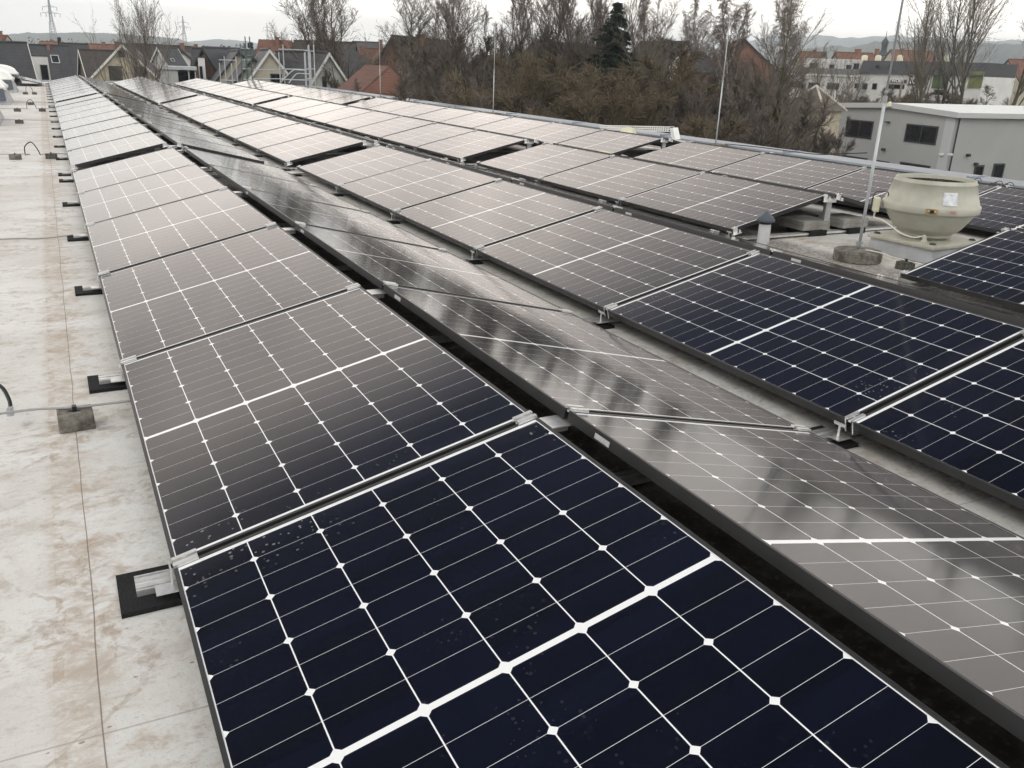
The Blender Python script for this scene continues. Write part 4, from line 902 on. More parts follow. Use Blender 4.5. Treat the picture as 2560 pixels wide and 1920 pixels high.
# satellite dish, roof hoods, chimney stack on the white block
c, ww, hh = winpx(Vector(), d1, n1, 2054, 129, 2066, 142, TW, -1); g = MB(); g.lathe([(0, 0), (.25, .03), (.42, .10), (.40, .11), (0, .04)], 20); o = g.build('satellite_dish', M_WFRAME, wb, loc=tuple(c)); o.rotation_euler = (R(80), 0, YAW*-1+R(-30)); g = MB(); g.tube([c, c - Vector((0, 0, 1.2))], .04, 6); g.build('dish_pole', M_GALV, wb)
for px in (2156, 2190, 2245, 2362):
    c, ww, hh = winpx(O2, d2, n2, px, 138, px+12, 146, TW, -3); g = MB(); g.lathe([(.45, -.6), (.45, .05), (.33, .2), (0, .26)], 12); g.build('roof_hood', M_CREAM, wb, smooth=True, loc=tuple(c))
def sign(label, xa, ya, xb, yb, m, text=None, tcol=None, ts=.8, txtoff=(0, 0), name='shop_sign', extra=None):
    c, ww, hh = winpx(O2, d2, n2, xa, ya, xb, yb, TW, .55); rw = thing(name, label, 'sign', tuple(c + Vector((P0.x, P0.y, ZG))))
    g = MB(); q = [-d2*ww/2, d2*ww/2, d2*ww/2 - n2*.14, -d2*ww/2 - n2*.14]; g.hexa([v - Vector((0, 0, hh/2)) for v in q] + [v + Vector((0, 0, hh/2)) for v in q]); g.build('board', m, rw)
    if text:
        for (tx, sz, ox, oz, tm) in text:
            cu = bpy.data.curves.new('lettering', 'FONT'); cu.body = tx; cu.size = sz; cu.align_x = 'CENTER'; cu.align_y = 'CENTER'; cu.extrude = .02; cu.offset = .02; cu.materials.append(tm)
            tmp = bpy.data.objects.new('lettering_curve', cu); C.objects.link(tmp); me = bpy.data.meshes.new_from_object(tmp); bpy.data.objects.remove(tmp)
            o = bpy.data.objects.new('lettering', me); C.objects.link(o); o.parent = rw
            bx_ = Matrix((( d2.x, 0, n2.x, 0), (d2.y, 0, n2.y, 0), (0, 1, 0, 0), (0, 0, 0, 1))); o.matrix_local = Matrix.Translation(d2*ox + Vector((0, 0, oz)) + n2*.03) @ bx_
    return rw
M_SIGND = mat('dark_plum_sign', (0.035, 0.022, 0.032), 0.5); M_WHT = mat('white_letters', (0.75, 0.75, 0.75), 0.5); M_PLUM = mat('plum_sign', (0.10, 0.04, 0.06), 0.5, var=.4, vscale=.8); M_GREENS = mat('leaf_green_sign', (0.07, 0.12, 0.035), 0.5, var=0.4, vscale=1.2); M_LIME = mat('lime_green_sign', (0.17, 0.20, 0.05), 0.5, var=.3, vscale=1.5)
sign('dark shop sign with white capitals reading FITWORX on the white block', 2216, 197.5, 2264, 207.5, M_SIGND, [('FITWORX', .62, -.1, 0, M_WHT)])
sg = sign('dark plum advertising panel with white figures on the white block', 2274, 189, 2313, 215, M_PLUM, [('K', 1.15, -.72, -.05, M_WHT), ('//', .5, -.62, .52, M_WHT)])
sign('dark green leafy advertising panel partly behind bare trees', 2334, 188, 2366, 222, M_GREENS)
sign('lime green advertising panel partly behind bare trees', 2426, 178, 2452, 220, M_LIME)

# church tower
p = Wp(2207, 140, 300); t = thing('church_tower', 'slate grey church tower with onion spire far behind the white block', 'church', (p.x, p.y, ZG)); hz = p.z - ZG; s_ = 300/2124.8
g = MB(); g.box((-1.6, -1.6, 0), (1.6, 1.6, hz)); g.build('tower_shaft', mat('tower_stone', (0.13, 0.13, 0.13), 0.8), t)
g = MB(); g.lathe([(2.0, hz), (2.1, hz+.3), (1.2, hz+1.5), (.95, hz+2.2), (1.0, hz+3.8), (1.25, hz+3.9), (1.1, hz+4.8), (.5, hz+5.6), (.15, hz+6.2), (.05, hz+8.2), (0, hz+8.2)], 12); g.build('spire', mat('tower_slate', (0.035, 0.037, 0.042), 0.7), t)

# cream pavilion with pyramid roof
ap = Wp(2041, 215, 66); t = thing('pavilion', 'cream house with pyramid roof and pale ridge battens, left of the grey building', 'house', (ap.x, ap.y, ZG)); ha = ap.z-ZG; ro = R(12); g = MB(); hwp = 1.95; dr_ = 1.75
cs = [Vector((hwp*1.15*cos(ro+pi/4+pi/2*k)*1.2, hwp*1.15*sin(ro+pi/4+pi/2*k)*1.2, ha-dr_)) for k in range(4)]; cs = [Matrix.Rotation(R(6), 3, 'Z') @ c for c in cs]
for k in range(4): g.tri(cs[k], cs[(k+1) % 4], (0, 0, ha))
g.build('roof', mat('olive_brown_roof', (0.15, 0.135, 0.105), 0.85, var=.4, vscale=1.5), t)
g = MB()
for c in cs: g.tube([c, (0, 0, ha+.03)], .085, 5)
g.build('ridge_batten', mat('pale_batten', (0.55, 0.52, 0.44), 0.7), t)
g = MB(); w0 = [c*.84 for c in cs]; g.hexa([Vector((c.x, c.y, 0)) for c in w0] + [Vector((c.x, c.y, ha-dr_+.2)) for c in w0]); g.build('wall', M_CREAMW, t)

# yellow and white van roof, dark car
p = Wp(2028, 376, 76); t = thing('ambulance_van', 'white and yellow van parked beside the grey building, only its roof showing', 'van', (p.x, p.y, ZG), R(-118))
M_YEL = mat('sulphur_yellow_paint', (0.62, 0.58, 0.10), 0.35); M_CARW = mat('white_car_paint', (0.75, 0.76, 0.75), 0.3); hv = p.z-ZG
g = MB(); g.hexa([(-2.9, -1, .35), (2.9, -1, .35), (2.9, 1, .35), (-2.9, 1, .35), (-2.8, -.86, hv), (1.6, -.86, hv), (1.6, .86, hv), (-2.8, .86, hv)]); g.build('body', M_CARW, t, bevel=.12)
g = MB(); g.hexa([(-2.6, -.7, hv-.02), (-.2, -.7, hv-.02), (-.2, .7, hv-.02), (-2.6, .7, hv-.02), (-2.5, -.6, hv+.06), (-.3, -.6, hv+.06), (-.3, .6, hv+.06), (-2.5, .6, hv+.06)]); g.build('roof_panel', M_YEL, t, bevel=.02)
for sx in (-1.9, 1.9):
    for sy in (-.95, .95):
        g = MB(); g.lathe([(0, -.12), (.3, -.12), (.36, -.08), (.36, .08), (.3, .12), (0, .12)], 20); o = g.build('wheel', M_RUB, t, loc=(sx, sy, .36)); o.rotation_euler = (pi/2, 0, 0)
g = MB(); g.hexa([(1.7, -.88, hv*.6), (2.5, -.88, hv*.55), (2.5, .88, hv*.55), (1.7, .88, hv*.6), (1.6, -.8, hv-.1), (1.75, -.8, hv-.12), (1.75, .8, hv-.12), (1.6, .8, hv-.1)]); g.build('windscreen', M_GLASSD, t)
def car(name, label, px, py, t_, rz, m, top=1.45):
    p = Wp(px, py, t_); t = thing(name, label, 'car', (p.x, p.y, ZG), rz)
    g = MB(); g.hexa([(-2.2, -.88, .3), (2.2, -.88, .3), (2.2, .88, .3), (-2.2, .88, .3), (-2.15, -.85, .92), (2.1, -.82, .8), (2.1, .82, .8), (-2.15, .85, .92)]); g.build('body', m, t, bevel=.1)
    g = MB(); g.hexa([(-1.9, -.8, .9), (1.0, -.8, .85), (1.0, .8, .85), (-1.9, .8, .9), (-1.3, -.62, top), (.1, -.62, top), (.1, .62, top), (-1.3, .62, top)]); g.build('cabin_glass', M_GLASSD, t, bevel=.06)
    g = MB(); g.hexa([(-1.25, -.6, top), (.1, -.6, top), (.1, .6, top), (-1.25, .6, top), (-1.2, -.55, top+.04), (.0, -.55, top+.04), (.0, .55, top+.04), (-1.2, .55, top+.04)]); g.build('roof', m, t)
    for sx in (-1.35, 1.35):
        for sy in (-.85, .85):
            g = MB(); g.lathe([(0, -.1), (.26, -.1), (.31, -.06), (.31, .06), (.26, .1), (0, .1)], 18); o = g.build('wheel', M_RUB, t, loc=(sx, sy, .31)); o.rotation_euler = (pi/2, 0, 0)
car('parked_car', 'white car parked at the far right below the coping', 2566, 450, 56, R(70), M_CARW); car('parked_car', 'dark car parked beside the grey building doors', 2528, 436, 64, R(75), mat('black_car_paint', (0.02, 0.02, 0.022), 0.25))
# lamp post in front of the signs
p = Wp(2246, 256, 100); t = thing('lamp_post', 'pale brown wooden pole in front of the dark shop sign', 'pole', (p.x, p.y, ZG)); zt_ = Wp(2250, 202, 100).z - ZG
g = MB(); g.tube([(0, 0, 0), (0, 0, zt_)], (.16, .12), 8); g.build('pole', mat('weathered_pole', (0.24, 0.20, 0.16), 0.8), t); g = MB(); g.lathe([(.14, zt_), (.15, zt_+.06), (0, zt_+.12)], 8); g.build('cap', M_GALV, t)

# ------------------------------------------------------------------ scaffold at the far end of the hall
def scaffold(label, px0, px1, t_, ytop_, levels, m=M_GALV, dep=1.0, extra=True):
    a, b = Wp(px0, 200, t_), Wp(px1, 200, t_); d = b-a; d.z = 0; Ln = d.length; d.normalize(); n = Vector((d.y, -d.x, 0)); zt = Wp(px0, ytop_, t_).z-ZG
    r = thing('scaffold', label, 'scaffold', (a.x, a.y, ZG), group='scaffolding at the far end of the hall')
    for x in (0, Ln):
        for y in (0, dep):
            g = MB(); q = d*x + n*y; g.tube([q, q + Vector((0, 0, zt - .4*(y > 0)))], .03, 6); g.build('standard', m, r)
    for py in levels:
        z = Wp(px0, py, t_).z-ZG; g = MB()
        g.tube([Vector((0, 0, z)), d*Ln + Vector((0, 0, z))], .025, 6); g.tube([n*dep + Vector((0, 0, z)), d*Ln + n*dep + Vector((0, 0, z))], .025, 6); g.tube([Vector((0, 0, z)), n*dep + Vector((0, 0, z))], .025, 6); g.build('ledger', M_GALV, r)
    if extra:
        z = Wp(px0, levels[-1], t_).z-ZG; g = MB(); P = [d*0 , d*Ln, d*Ln + n*dep, n*dep]; g.hexa([p + Vector((0, 0, z-.5)) for p in P] + [p + Vector((0, 0, z-.44)) for p in P]); g.build('deck', mat('scaffold_deck', (0.30, 0.29, 0.27), .8), r)
    return r
scaffold('green and grey scaffold tower standing at the end of the hall', 620, 631, 48, 92, (122, 150, 172, 198), M_GREENP)
scaffold('middle scaffold bay with pale railings before the dark roof', 712, 774, 49, 112, (124, 172, 198), M_GALV, 1.0, False)
scaffold('narrow scaffold tower right of the railings', 776, 788, 48, 112, (128, 172, 196), M_GALV)
scaffold('low thin scaffold frames in front of the beige gables', 565, 594, 52, 140, (150, 200), M_GALV, 1.0, False)
g = MB(); a, b = Wp(633, 174, 48), Wp(712, 174, 49); g.tube([a, b], .03, 6); a, b = Wp(633, 197, 48), Wp(712, 197, 49); g.tube([a, b], .03, 6)
tag(g.build('scaffold_railing', M_GALV), 'pair of pale horizontal rails between the green tower and the middle bay', 'railing')
for i, (x0, y0, x1, y1) in enumerate(((702, 206, 731, 177), (722, 208, 740, 186))):
    g = MB(); a, b = Wp(x0, y0, 46.5), Wp(x1, y1, 46.5); c = Wp(x1+32, y1-1, 46.5); g.tube(smooth_path([a, b, (b+c)/2 + Vector((0, 0, .03)), c]), .03, 6)
    tag(g.build('guard_rail', M_GALV, smooth=True), 'bent pale guard rail rising at the hall end, %s' % ('upper one' if i == 0 else 'lower one'), 'railing', 'guard rails at the hall end')

# ------------------------------------------------------------------ pylons
def pylon(px, t_, ytop_, aw, label, ybase=None):
    top = Wp(px, ytop_, t_); h = top.z - ZG; r = thing('electricity_pylon', label, 'pylon', (top.x, top.y, ZG), -YAW + R(8), 'lattice pylons on the horizon')
    m = mat('grey_pylon_steel', (0.20, 0.21, 0.22), 0.7); k = .16
    def wd(z): return max(.25, (h-z)/h*h*.075 if z < h*.62 else (h-z)/h*.9*2.2 + .3)
    zs = [0]; 
    while zs[-1] < h*.97: zs.append(zs[-1] + max(1.3, wd(zs[-1])*1.1))
    zs[-1] = h; g = MB()
    for sx in (-1, 1):
        for sy in (-1, 1): g.tube([(sx*wd(z), sy*wd(z), z) for z in zs], k, 4)
    for z0_, z1_ in zip(zs, zs[1:]):
        a, b = wd(z0_), wd(z1_)
        for q in ((-1, -1, 1, -1), (1, -1, 1, 1), (1, 1, -1, 1), (-1, 1, -1, -1)):
            g.tube([(q[0]*a, q[1]*a, z0_), (q[2]*b, q[3]*b, z1_)], k*.6, 3); g.tube([(q[2]*a, q[3]*a, z0_), (q[0]*b, q[1]*b, z1_)], k*.6, 3)
    g.build('lattice_mast', m, r)
    for zf, ww in ((aw[0], aw[1]), (aw[2], aw[3])):
        z = h - zf; g = MB()
        for sx in (-1, 1):
            g.tube([(0, 0, z+1.6), (sx*ww*.35, 0, z+.8), (sx*ww, 0, z)], k*.7, 4); g.tube([(0, .3, z), (sx*ww, 0, z)], k*.8, 4); g.tube([(0, -.3, z), (sx*ww, 0, z)], k*.8, 4)
            for j in range(5): g.tube([(sx*ww*j/5, 0, z), (sx*ww*(j+.5)/5, 0, z+1.5*(1-(j+.5)/5))], k*.5, 3)
        g.build('cross_arm', m, r)
        for sx in ((-1, 1) if zf == aw[0] else (-1, -.45, .45, 1)):
            g = MB(); g.tube([(sx*ww, 0, z), (sx*ww, 0, z-2.6)], .22, 5); g.build('insulator', m, r)
    return r
pylon(120, 640, -6, (6.5, 5.1, 10.8, 6.9), 'largest and leftmost lattice pylon above the anthracite roofs')
pylon(456, 900, 40, (6.5, 5.1, 10.8, 6.9), 'middle lattice pylon above the orange roofs')
pylon(667, 1220, 57, (6.5, 5.1, 10.8, 6.9), 'smallest lattice pylon behind the large orange roof')

# ------------------------------------------------------------------ trees
def ctube(g, pts, rs, n, v=None):
    g.tube(pts, rs, n, cap=False)
def rand_dir(rg, d, ang):
    u = d.orthogonal().normalized(); q = d.cross(u); t = rg.uniform(0, 2*pi); return (d*cos(ang) + (u*cos(t) + q*sin(t))*sin(ang)).normalized()
def tree_mesh(seed, h, clear=.18, spread=1.0, nl=(16, 8, 7, 4), r0=.16, upw=.25, ang=(.35, .75), twr=.009, droop=0.0, mats=None, wander=.10, lenf=(.42, .50, .45, .42), multi=1, crown_pow=.8, leaf=None):
    rg = random.Random(seed); T, K = MB(), MB()
    def path(p, d, L, n, w, tro):
        P = [p.copy()]
        for i in range(n):
            d = (d + Vector((rg.gauss(0, w), rg.gauss(0, w), rg.gauss(0, w*.7) + tro))).normalized(); p = p + d*(L/n); P.append(p.copy())
        return P
    def sub(P, t):
        f = t*(len(P)-1); i = min(int(f), len(P)-2); return P[i].lerp(P[i+1], f-i), (P[i+1]-P[i]).normalized()
    stems = []
    for s_ in range(multi):
        d0 = Vector((0, 0, 1)) if multi == 1 else rand_dir(rg, Vector((0, 0, 1)), rg.uniform(.05, .45))
        p0 = Vector((rg.uniform(-.25, .25), rg.uniform(-.25, .25), 0))*(multi > 1)
        hh = h*rg.uniform(.75, 1.0) if multi > 1 else h; rr = r0*(.55 if multi > 1 else 1)
        P = path(p0, d0, hh, 9, wander*.6, .05); T.tube(P, [rr*(1-.93*i/9)+.008 for i in range(10)], 7); stems.append((P, hh, rr))
    for P, hh, rr in stems:
        n1 = max(3, nl[0]//multi)
        for i in range(n1):
            t = clear + (1-clear)*((i+rg.random())/n1)**.85*.97; p, d = sub(P, t)
            L1 = hh*lenf[0]*(1 - .62*((t-clear)/(1-clear))**crown_pow)*rg.uniform(.75, 1.15)*spread
            d1 = rand_dir(rg, d, rg.uniform(*ang)*(1.25 - .4*t)); d1 = (d1 + Vector((0, 0, upw))).normalized()
            r1 = max(.012, rr*(1-t)*.55 + .01); P1 = path(p, d1, L1, 6, wander, upw*.35); T.tube(P1, [r1*(1-.85*j/6) + .004 for j in range(7)], 5)
            for a in range(nl[1]):
                t2 = .15 + .85*(a+rg.random())/nl[1]; p2, dd = sub(P1, min(t2, .99)); L2 = L1*lenf[1]*(1.1-.6*t2)*rg.uniform(.6, 1.2)
                d2 = (rand_dir(rg, dd, rg.uniform(.35, .8)) + Vector((0, 0, upw*.6 - droop*.3))).normalized(); P2 = path(p2, d2, L2, 4, wander*1.1, upw*.3 - droop*.15)
                K.tube(P2, [max(twr*1.5, r1*.35)*(1-.7*j/4) for j in range(5)], 3, cap=False)
                for b in range(nl[2]):
                    t3 = .15 + .85*(b+rg.random())/nl[2]; p3, de = sub(P2, min(t3, .99)); L3 = max(.25, L2*lenf[2]*rg.uniform(.6, 1.3))
                    d3 = (rand_dir(rg, de, rg.uniform(.3, .8)) + Vector((0, 0, upw*.4 - droop*.8))).normalized(); P3 = path(p3, d3, L3, 3, wander*1.2, -droop*.35)
                    K.tube(P3, [twr*1.2*(1-.5*j/3) for j in range(4)], 3, cap=False)
                    for c_ in range(nl[3]):
                        t4 = (c_+rg.random())/nl[3]; p4, df = sub(P3, min(t4, .99)); L4 = max(.16, L3*lenf[3]*rg.uniform(.5, 1.4))
                        d4 = (rand_dir(rg, df, rg.uniform(.25, .7)) - Vector((0, 0, droop*1.3))).normalized(); P4 = [p4, p4 + d4*L4*.5 + Vector((0, 0, -droop*.02)), p4 + d4*L4 + Vector((0, 0, -droop*.12*L4))]
                        K.tube(P4, [twr, twr*.8, twr*.45], 3, cap=False)
                        if leaf and rg.random() < leaf:
                            for q_ in range(2):
                                c0 = p4 + d4*L4*rg.random(); s1 = rand_dir(rg, d4, 1.3)*.016; s2 = rand_dir(rg, s1.normalized(), 1.5)*.018; K.quad(c0-s1, c0+s2, c0+s1, c0-s2, 1)
    return T.mesh('trunk', mats[0], True), K.mesh('crown', list(mats[1:]))
BARK = mat('grey_olive_bark', (0.095, 0.085, 0.06), .9, var=.4, vscale=2); BARKG = mat('green_algae_bark', (0.11, 0.115, 0.045), .9, var=.4, vscale=2)
TWIG = mat('grey_brown_twigs', (0.17, 0.145, 0.12), .9); TWIGR = mat('purple_brown_twigs', (0.155, 0.128, 0.108), .9); TWIGD = mat('dark_brown_twigs', (0.092, 0.078, 0.058), .9)
TWIGO = mat('olive_brown_twigs', (0.125, 0.10, 0.064), .9); LEAF = mat('dried_brown_leaves', (0.18, 0.142, 0.085), .8, var=.5, vscale=6); LEAFG = mat('pale_catkins', (0.26, 0.24, 0.15), .8)
BIRCH = mat('birch_bark', (0.40, 0.38, 0.35), .8, col2=(0.11, 0.09, 0.08), vscale=5)
V = {}
V['wide'] = tree_mesh(11, 11, .16, 1.5, (24, 10, 7, 4), .15, .30, (.45, .85), .0065, 0, (BARK, TWIG, LEAFG), lenf=(.52, .48, .42, .42))
V['tall'] = tree_mesh(12, 13, .20, 1.05, (26, 10, 7, 4), .14, .30, (.40, .80), .0065, 0, (BARK, TWIGR, LEAFG), lenf=(.40, .46, .42, .42))
V['tallb'] = tree_mesh(13, 13, .20, 1.2, (26, 10, 7, 4), .15, .26, (.45, .85), .0065, 0, (BARKG, TWIG, LEAFG), lenf=(.42, .46, .42, .42))
V['alder'] = tree_mesh(14, 14, .25, .85, (30, 9, 7, 4), .12, .34, (.35, .75), .0065, 0, (BARK, TWIGR, LEAFG), multi=4, lenf=(.34, .46, .42, .42))
V['birch'] = tree_mesh(15, 13, .16, 1.05, (22, 9, 8, 6), .12, .22, (.40, .80), .007, .5, (BIRCH, TWIGR, LEAFG), lenf=(.36, .46, .45, .5))
V['sparse'] = tree_mesh(21, 11, .16, 1.3, (20, 7, 5, 3), .15, .28, (.45, .85), .008, 0, (BARK, TWIG, LEAFG), lenf=(.48, .46, .42, .42))
V['sparseb'] = tree_mesh(22, 11, .18, 1.2, (20, 7, 5, 3), .15, .30, (.40, .80), .008, 0, (BARKG, TWIG, LEAFG), lenf=(.44, .46, .42, .42))
V['fan'] = tree_mesh(31, 11, .12, 1.75, (34, 8, 5, 3), .13, .50, (.5, 1.0), .008, 0, (BARK, TWIG, LEAFG), lenf=(.46, .46, .42, .42), crown_pow=1.2)
V['shrub'] = tree_mesh(16, 7, .04, 1.0, (32, 9, 7, 4), .06, .26, (.35, .8), .008, 0, (BARK, TWIGR, LEAF), multi=9)
V['thick'] = tree_mesh(17, 7, .04, .95, (34, 10, 7, 4), .06, .24, (.35, .85), .0085, 0, (BARK, TWIGD, LEAF), multi=9)
V['leafy'] = tree_mesh(18, 6, .03, 1.1, (32, 9, 7, 4), .05, .24, (.35, .85), .007, .1, (BARK, TWIGO, LEAF), multi=8, leaf=.8)
TK = {'fan': ('bare_tree', 'tree'), 'sparse': ('bare_tree', 'tree'), 'sparseb': ('bare_tree', 'tree'), 'wide': ('bare_tree', 'tree'), 'tall': ('bare_tree', 'tree'), 'tallb': ('bare_tree', 'tree'), 'alder': ('alder_tree', 'tree'), 'birch': ('birch_tree', 'tree'), 'shrub': ('bare_shrub', 'shrub'), 'thick': ('bare_shrub', 'shrub'), 'leafy': ('leafy_shrub', 'shrub')}
HT = {'fan': 11, 'sparse': 11, 'sparseb': 11, 'wide': 11, 'tall': 13, 'tallb': 13, 'alder': 14, 'birch': 13, 'shrub': 7.0, 'thick': 7.0, 'leafy': 6.0}
tr = random.Random(77)
def tree(kind, px, t_, ytop_, label, group, wsc=1.0, dz=0.0):
    top = Wp(px, ytop_, t_); b = Vector((top.x, top.y, ZG)); 
    hgt = top.z - ZG + dz; sc = hgt/HT[kind]
    # lean: keep the column under its top
    r = thing(TK[kind][0], label, TK[kind][1], (b.x, b.y, ZG), tr.uniform(0, 2*pi), group); r.scale = (sc*wsc, sc*wsc, sc)
    inst('trunk', V[kind][0], r); inst('crown', V[kind][1], r); return r
G1, G2, G3, G4 = 'bare trees by the houses', 'tall trees in the hedge belt', 'shrubs of the hedge belt', 'bare trees behind the grey building'
tree('fan', 332, 62, 84, 'wide bare tree with many stems in front of the cream timber gable', G1, .82)
tree('tall', 775, 60, 22, 'left of three thin bare trees by the white board gable', G1, 1.25); tree('tall', 806, 58, 26, 'middle of three thin bare trees by the white board gable', G1, .75)
tree('tallb', 868, 60, 12, 'right and darkest of three thin bare trees by the white board gable', G1, 1.35)
tree('thick', 862, 56, 172, 'dark evergreen-like bush under the right thin tree', G3, 1.0)
names = ['leftmost of the tall hedge trees, over the brick gable', 'tall hedge tree right of the brick gable chimney', 'tall hedge tree left of the third rod', 'tall hedge tree right of the third rod']
for i, (k, px, t_, y, w) in enumerate((('tallb', 1042, 57, 12, 1.35), ('tall', 1120, 54, 30, 1.3), ('tallb', 1180, 58, 4, 1.2), ('alder', 1235, 56, -10, 1.2))):
    tree(k, px, t_, y, names[i], G2, w)
for i, (px, t_, y, k) in enumerate(((1268, 52, -28, 'alder'), (1300, 58, -12, 'tall'), (1335, 55, -40, 'alder'), (1368, 60, -20, 'tallb'), (1400, 56, -45, 'alder'), (1432, 53, -30, 'tall'), (1462, 58, -20, 'alder'), (1492, 55, 5, 'tall'), (1530, 60, -12, 'alder'))):
    tree(k, px, t_, y, 'slender bare tree of the dense stand left of the spruce, %s from the left' % ORD[i+1], G2, 1.1)
for (k, px, t_, y, w, lab) in (('tall', 1600, 52, 30, .8, 'slim bare tree just right of the spruce'), ('birch', 1632, 56, 22, .75, 'thin pale birch right of the spruce'), ('birch', 1703, 56, 18, .6, 'thinnest birch over the white gable'), ('tallb', 1665, 50, 92, 1.2, 'greenish forked tree in the thicket centre'),
                          ('birch', 1893, 44, 2, .95, 'large drooping white stemmed birch right of the fourth rod'), ('birch', 1960, 47, 28, 1.0, 'second drooping birch beside the large one'), ('tall', 1850, 52, 85, 1.2, 'bare tree left of the large birch'), ('tallb', 1925, 40, 60, .9, 'dark bare tree in front of the two birches')):
    tree(k, px, t_, y, lab, G2, w)
rows_ = [(980, 1120, 54, 105, 'thick'), (1120, 1320, 52, 100, 'thick'), (1320, 1500, 50, 108, 'thick'), (1500, 1700, 48, 120, 'thick'), (1700, 2000, 46, 155, 'shrub')]
ki = 0
def band(px0, px1, step, t0, t1, y0, y1, kinds, desc, w=1.15):
    global ki
    px = px0; i = 0
    while px < px1:
        i += 1; ki += 1; k = kinds[ki % len(kinds)]
        tree(k, px + tr.uniform(-10, 10), tr.uniform(t0, t1), tr.uniform(y0, y1), '%s, %s from its left end' % (desc, ORD[min(i, 30)]), G3, w*tr.uniform(.85, 1.2)); px += step*tr.uniform(.8, 1.2)
band(1060, 1330, 34, 50, 58, 95, 130, ('thick', 'shrub'), 'tall brown shrub at the back of the left thicket', 1.2)
band(1030, 1300, 44, 40, 46, 165, 195, ('thick', 'shrub'), 'brown shrub in front of the brick gable', .9)
band(1330, 1560, 34, 52, 58, 95, 125, ('thick',), 'dark brown shrub below the spruce and stand', 1.25)
band(1320, 1620, 40, 36, 41, 165, 195, ('leafy',), 'olive leafy shrub in the front of the thicket', 1.35)
band(1340, 1600, 46, 31, 34, 225, 250, ('leafy',), 'low olive leafy shrub nearest the roof edge', 1.4)
band(1570, 1860, 36, 46, 56, 135, 190, ('thick', 'shrub'), 'brown shrub in the middle of the thicket behind', 1.15)
band(1610, 1930, 36, 37, 44, 190, 225, ('shrub', 'thick'), 'reddish brown shrub under the fourth rod', 1.2)
band(1850, 1950, 32, 42, 58, 180, 230, ('thick', 'leafy'), 'mixed brown shrub between birch and pavilion', .9)
band(1000, 1340, 48, 32, 36, 215, 250, ('shrub', 'thick'), 'low brown shrub behind the left coping', 1.3)
band(1640, 1920, 42, 34, 40, 285, 315, ('thick', 'shrub'), 'low dark shrub behind the right coping', 1.0)
band(1955, 2100, 26, 55, 60, 296, 318, ('shrub', 'thick'), 'brown shrub in front of the pavilion wall', .9)
band(2100, 2460, 44, 96, 104, 226, 240, ('shrub', 'leafy'), 'brown bush on the slope above the white sheet roof', 1.5)
for i, (k, px, t_, y, w) in enumerate((('sparse', 2336, 100, 62, .6), ('sparseb', 2390, 96, -30, .9), ('sparse', 2420, 98, -60, .85), ('sparse', 2470, 94, -50, .9), ('sparseb', 2560, 98, 10, .9))):
    tree(k, px, t_, y, 'bare tree behind the white sheet roof, %s from the left' % ORD[i+1], G4, w)
for i, (px, t_, y) in enumerate(((2140, 108, 185), (2300, 104, 212), (2060, 76, 176), (2105, 82, 182))):
    tree('sparse', px, t_, y, 'small bare tree before the white block, %s in line' % ORD[i+1], G4, .9)
for i, (px, t_, y, w) in enumerate(((2900, 62, 60, 1.0), (3300, 56, 50, 1.0), (3900, 52, 30, 1.0))):
    b = Wp(px, y, t_)
    tree(('tallb', 'wide', 'alder')[i % 3], px, t_, y, 'bare tree beyond the right picture edge, %s outward' % ORD[i+1], 'bare trees right of the picture', w)
tree('wide', 700, 150, 118, 'small round bare tree among far roofs', G1, .9); tree('wide', 1742, 170, 98, 'small round bare tree on the far skyline right of the white gable', G1, 1.3)
# spruce
def spruce(label, px, t_, ytop_, wr):
    top = Wp(px, ytop_, t_); h = top.z-ZG; rg = random.Random(4); r = thing('spruce_tree', label, 'tree', (top.x, top.y, ZG))
    g = MB(); g.tube([(0, 0, 0), (0, 0, h*.6), (0, 0, h)], (.16, .09, .015), 8); g.build('trunk', BARK, r)
    K = MB(); z = h*.16
    while z < h*.99:
        f = 1 - (z/h); Rr = wr*(f**.85)*rg.uniform(.62, 1.12) + .08; nb = 11 if f > .15 else 8
        for b in range(nb):
            a = rg.uniform(0, 2*pi); L = Rr*rg.uniform(.55, 1.15); d = Vector((cos(a), sin(a), 0)); n_ = max(3, int(L*9)); s = Vector((-d.y, d.x, 0))
            for j in range(n_):
                t = (j+.6)/n_; c = Vector((0, 0, z)) + d*L*t + Vector((0, 0, -.42*L*t + .25*L*t*t))
                for q in range(6):
                    ww = .26*(1.15-t)*rg.uniform(.6, 1.3) + .05; sd = s*rg.choice((-1, 1))*ww + d*ww*.7 + Vector((0, 0, rg.uniform(-.20, -.02))); e = rand_dir(rg, d, 1.2)*.035
                    c2 = c + Vector((rg.uniform(-.06, .06), rg.uniform(-.06, .06), rg.uniform(-.05, .05))); K.tri(c2-e, c2+sd, c2+e); K.tri(c2-e+Vector((0, 0, .03)), c2+sd*.8+d*.1, c2+e+Vector((0, 0, -.04)))
        z += h*.0125*rg.uniform(.8, 1.3)
    K.build('crown', mat('spruce_needles', (0.028, 0.045, 0.024), .8, var=.45, vscale=4), r); return r
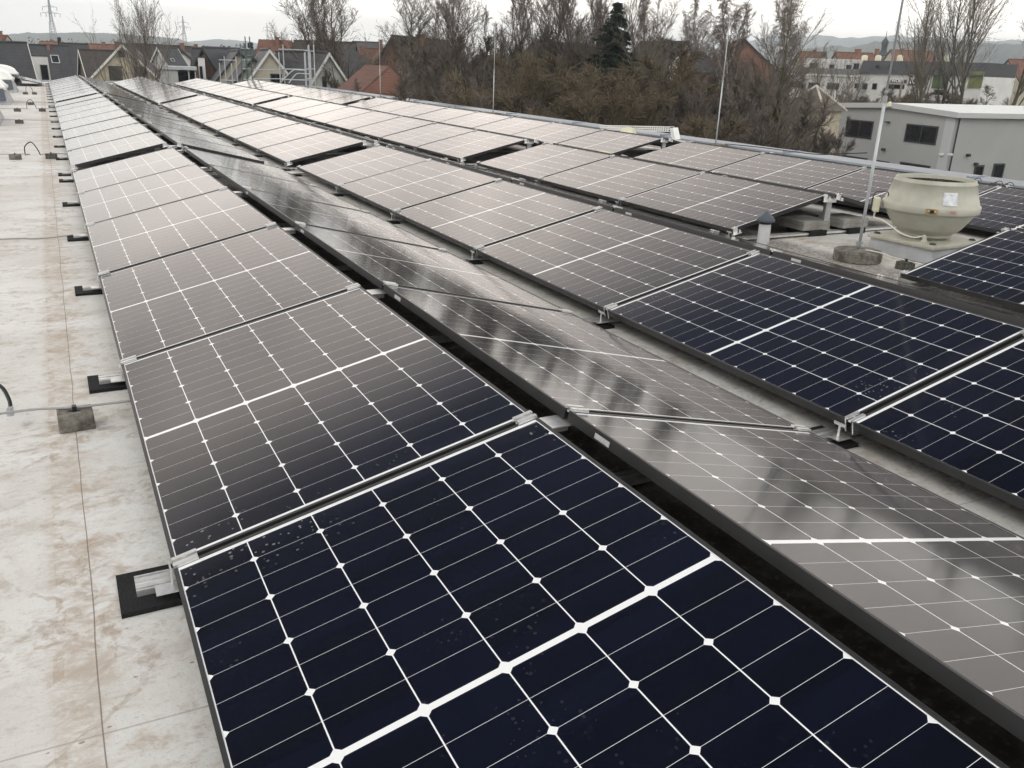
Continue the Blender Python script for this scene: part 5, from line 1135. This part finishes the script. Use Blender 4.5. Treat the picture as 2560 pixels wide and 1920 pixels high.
spruce('dark green spruce rising above the thicket', 1545, 50, 2, 5.4); spruce('tiny far spruce on the ridge of the anthracite roofs', 147, 170, 92, 1.5); spruce('tiny far spruce behind the green scaffold', 625, 110, 104, 1.0)
# dark ivy bush
# distant woods: one mass
rg = random.Random(9); g = MB()
for (p0, p1, t0, t1, yy, dens) in ((-300, 200, 300, 700, 112, 60), (200, 1000, 380, 800, 118, 90), (480, 760, 250, 400, 116, 40), (1700, 2560, 380, 800, 148, 120), (2500, 2900, 300, 500, 150, 40), (1780, 2100, 500, 900, 138, 50)):
    for k in range(dens):
        px = rg.uniform(p0, p1); t_ = rg.uniform(t0, t1); hor = 124 + (px)*.034; c = Wp(px, hor + 0, t_); hh = rg.uniform(7, 13)*(1 if t_ < 500 else 1.3); c.z = ZG; rw = hh*.5
        for q in range(60):
            a = rg.uniform(0, 2*pi); zz = rg.random(); rr = rw*math.sqrt(rg.random())*sin(pi*(.15+.8*zz))**.6; p = c + Vector((rr*cos(a), rr*sin(a), hh*(.1+.9*zz))); s1 = Vector((rg.gauss(0, 1), rg.gauss(0, 1), rg.gauss(0, 1))).normalized()*rg.uniform(.4, 1.0); s2 = rand_dir(rg, s1.normalized(), 1.5)*rg.uniform(.3, .8); g.quad(p-s1, p-s2, p+s1, p+s2)
tag(g.build('distant_woodland', mat('bare_woodland', (0.07, 0.065, 0.05), .95, var=.4, vscale=.02)), 'far off bare woodland and hedges below the hills', 'woodland', kind='stuff')
# tall dry grass / bramble floor below the thicket
# ------------------------------------------------------------------ haze
g = MB(); g.box((-5000, -5000, ZG-10), (5000, 5000, 205))
hz = g.build("haze", M_WHITE); hz.data.materials.clear(); m = bpy.data.materials.new('pale_haze'); m.use_nodes = True; nt = m.node_tree; nt.nodes.clear()
vo = nt.nodes.new('ShaderNodeVolumePrincipled'); vo.inputs['Density'].default_value = 0.00036; vo.inputs['Color'].default_value = (0.86, 0.92, 1.0, 1); vo.inputs['Anisotropy'].default_value = 0.0
ou = nt.nodes.new('ShaderNodeOutputMaterial'); nt.links.new(vo.outputs[0], ou.inputs['Volume']); hz.data.materials.append(m); tag(hz, kind='stuff')
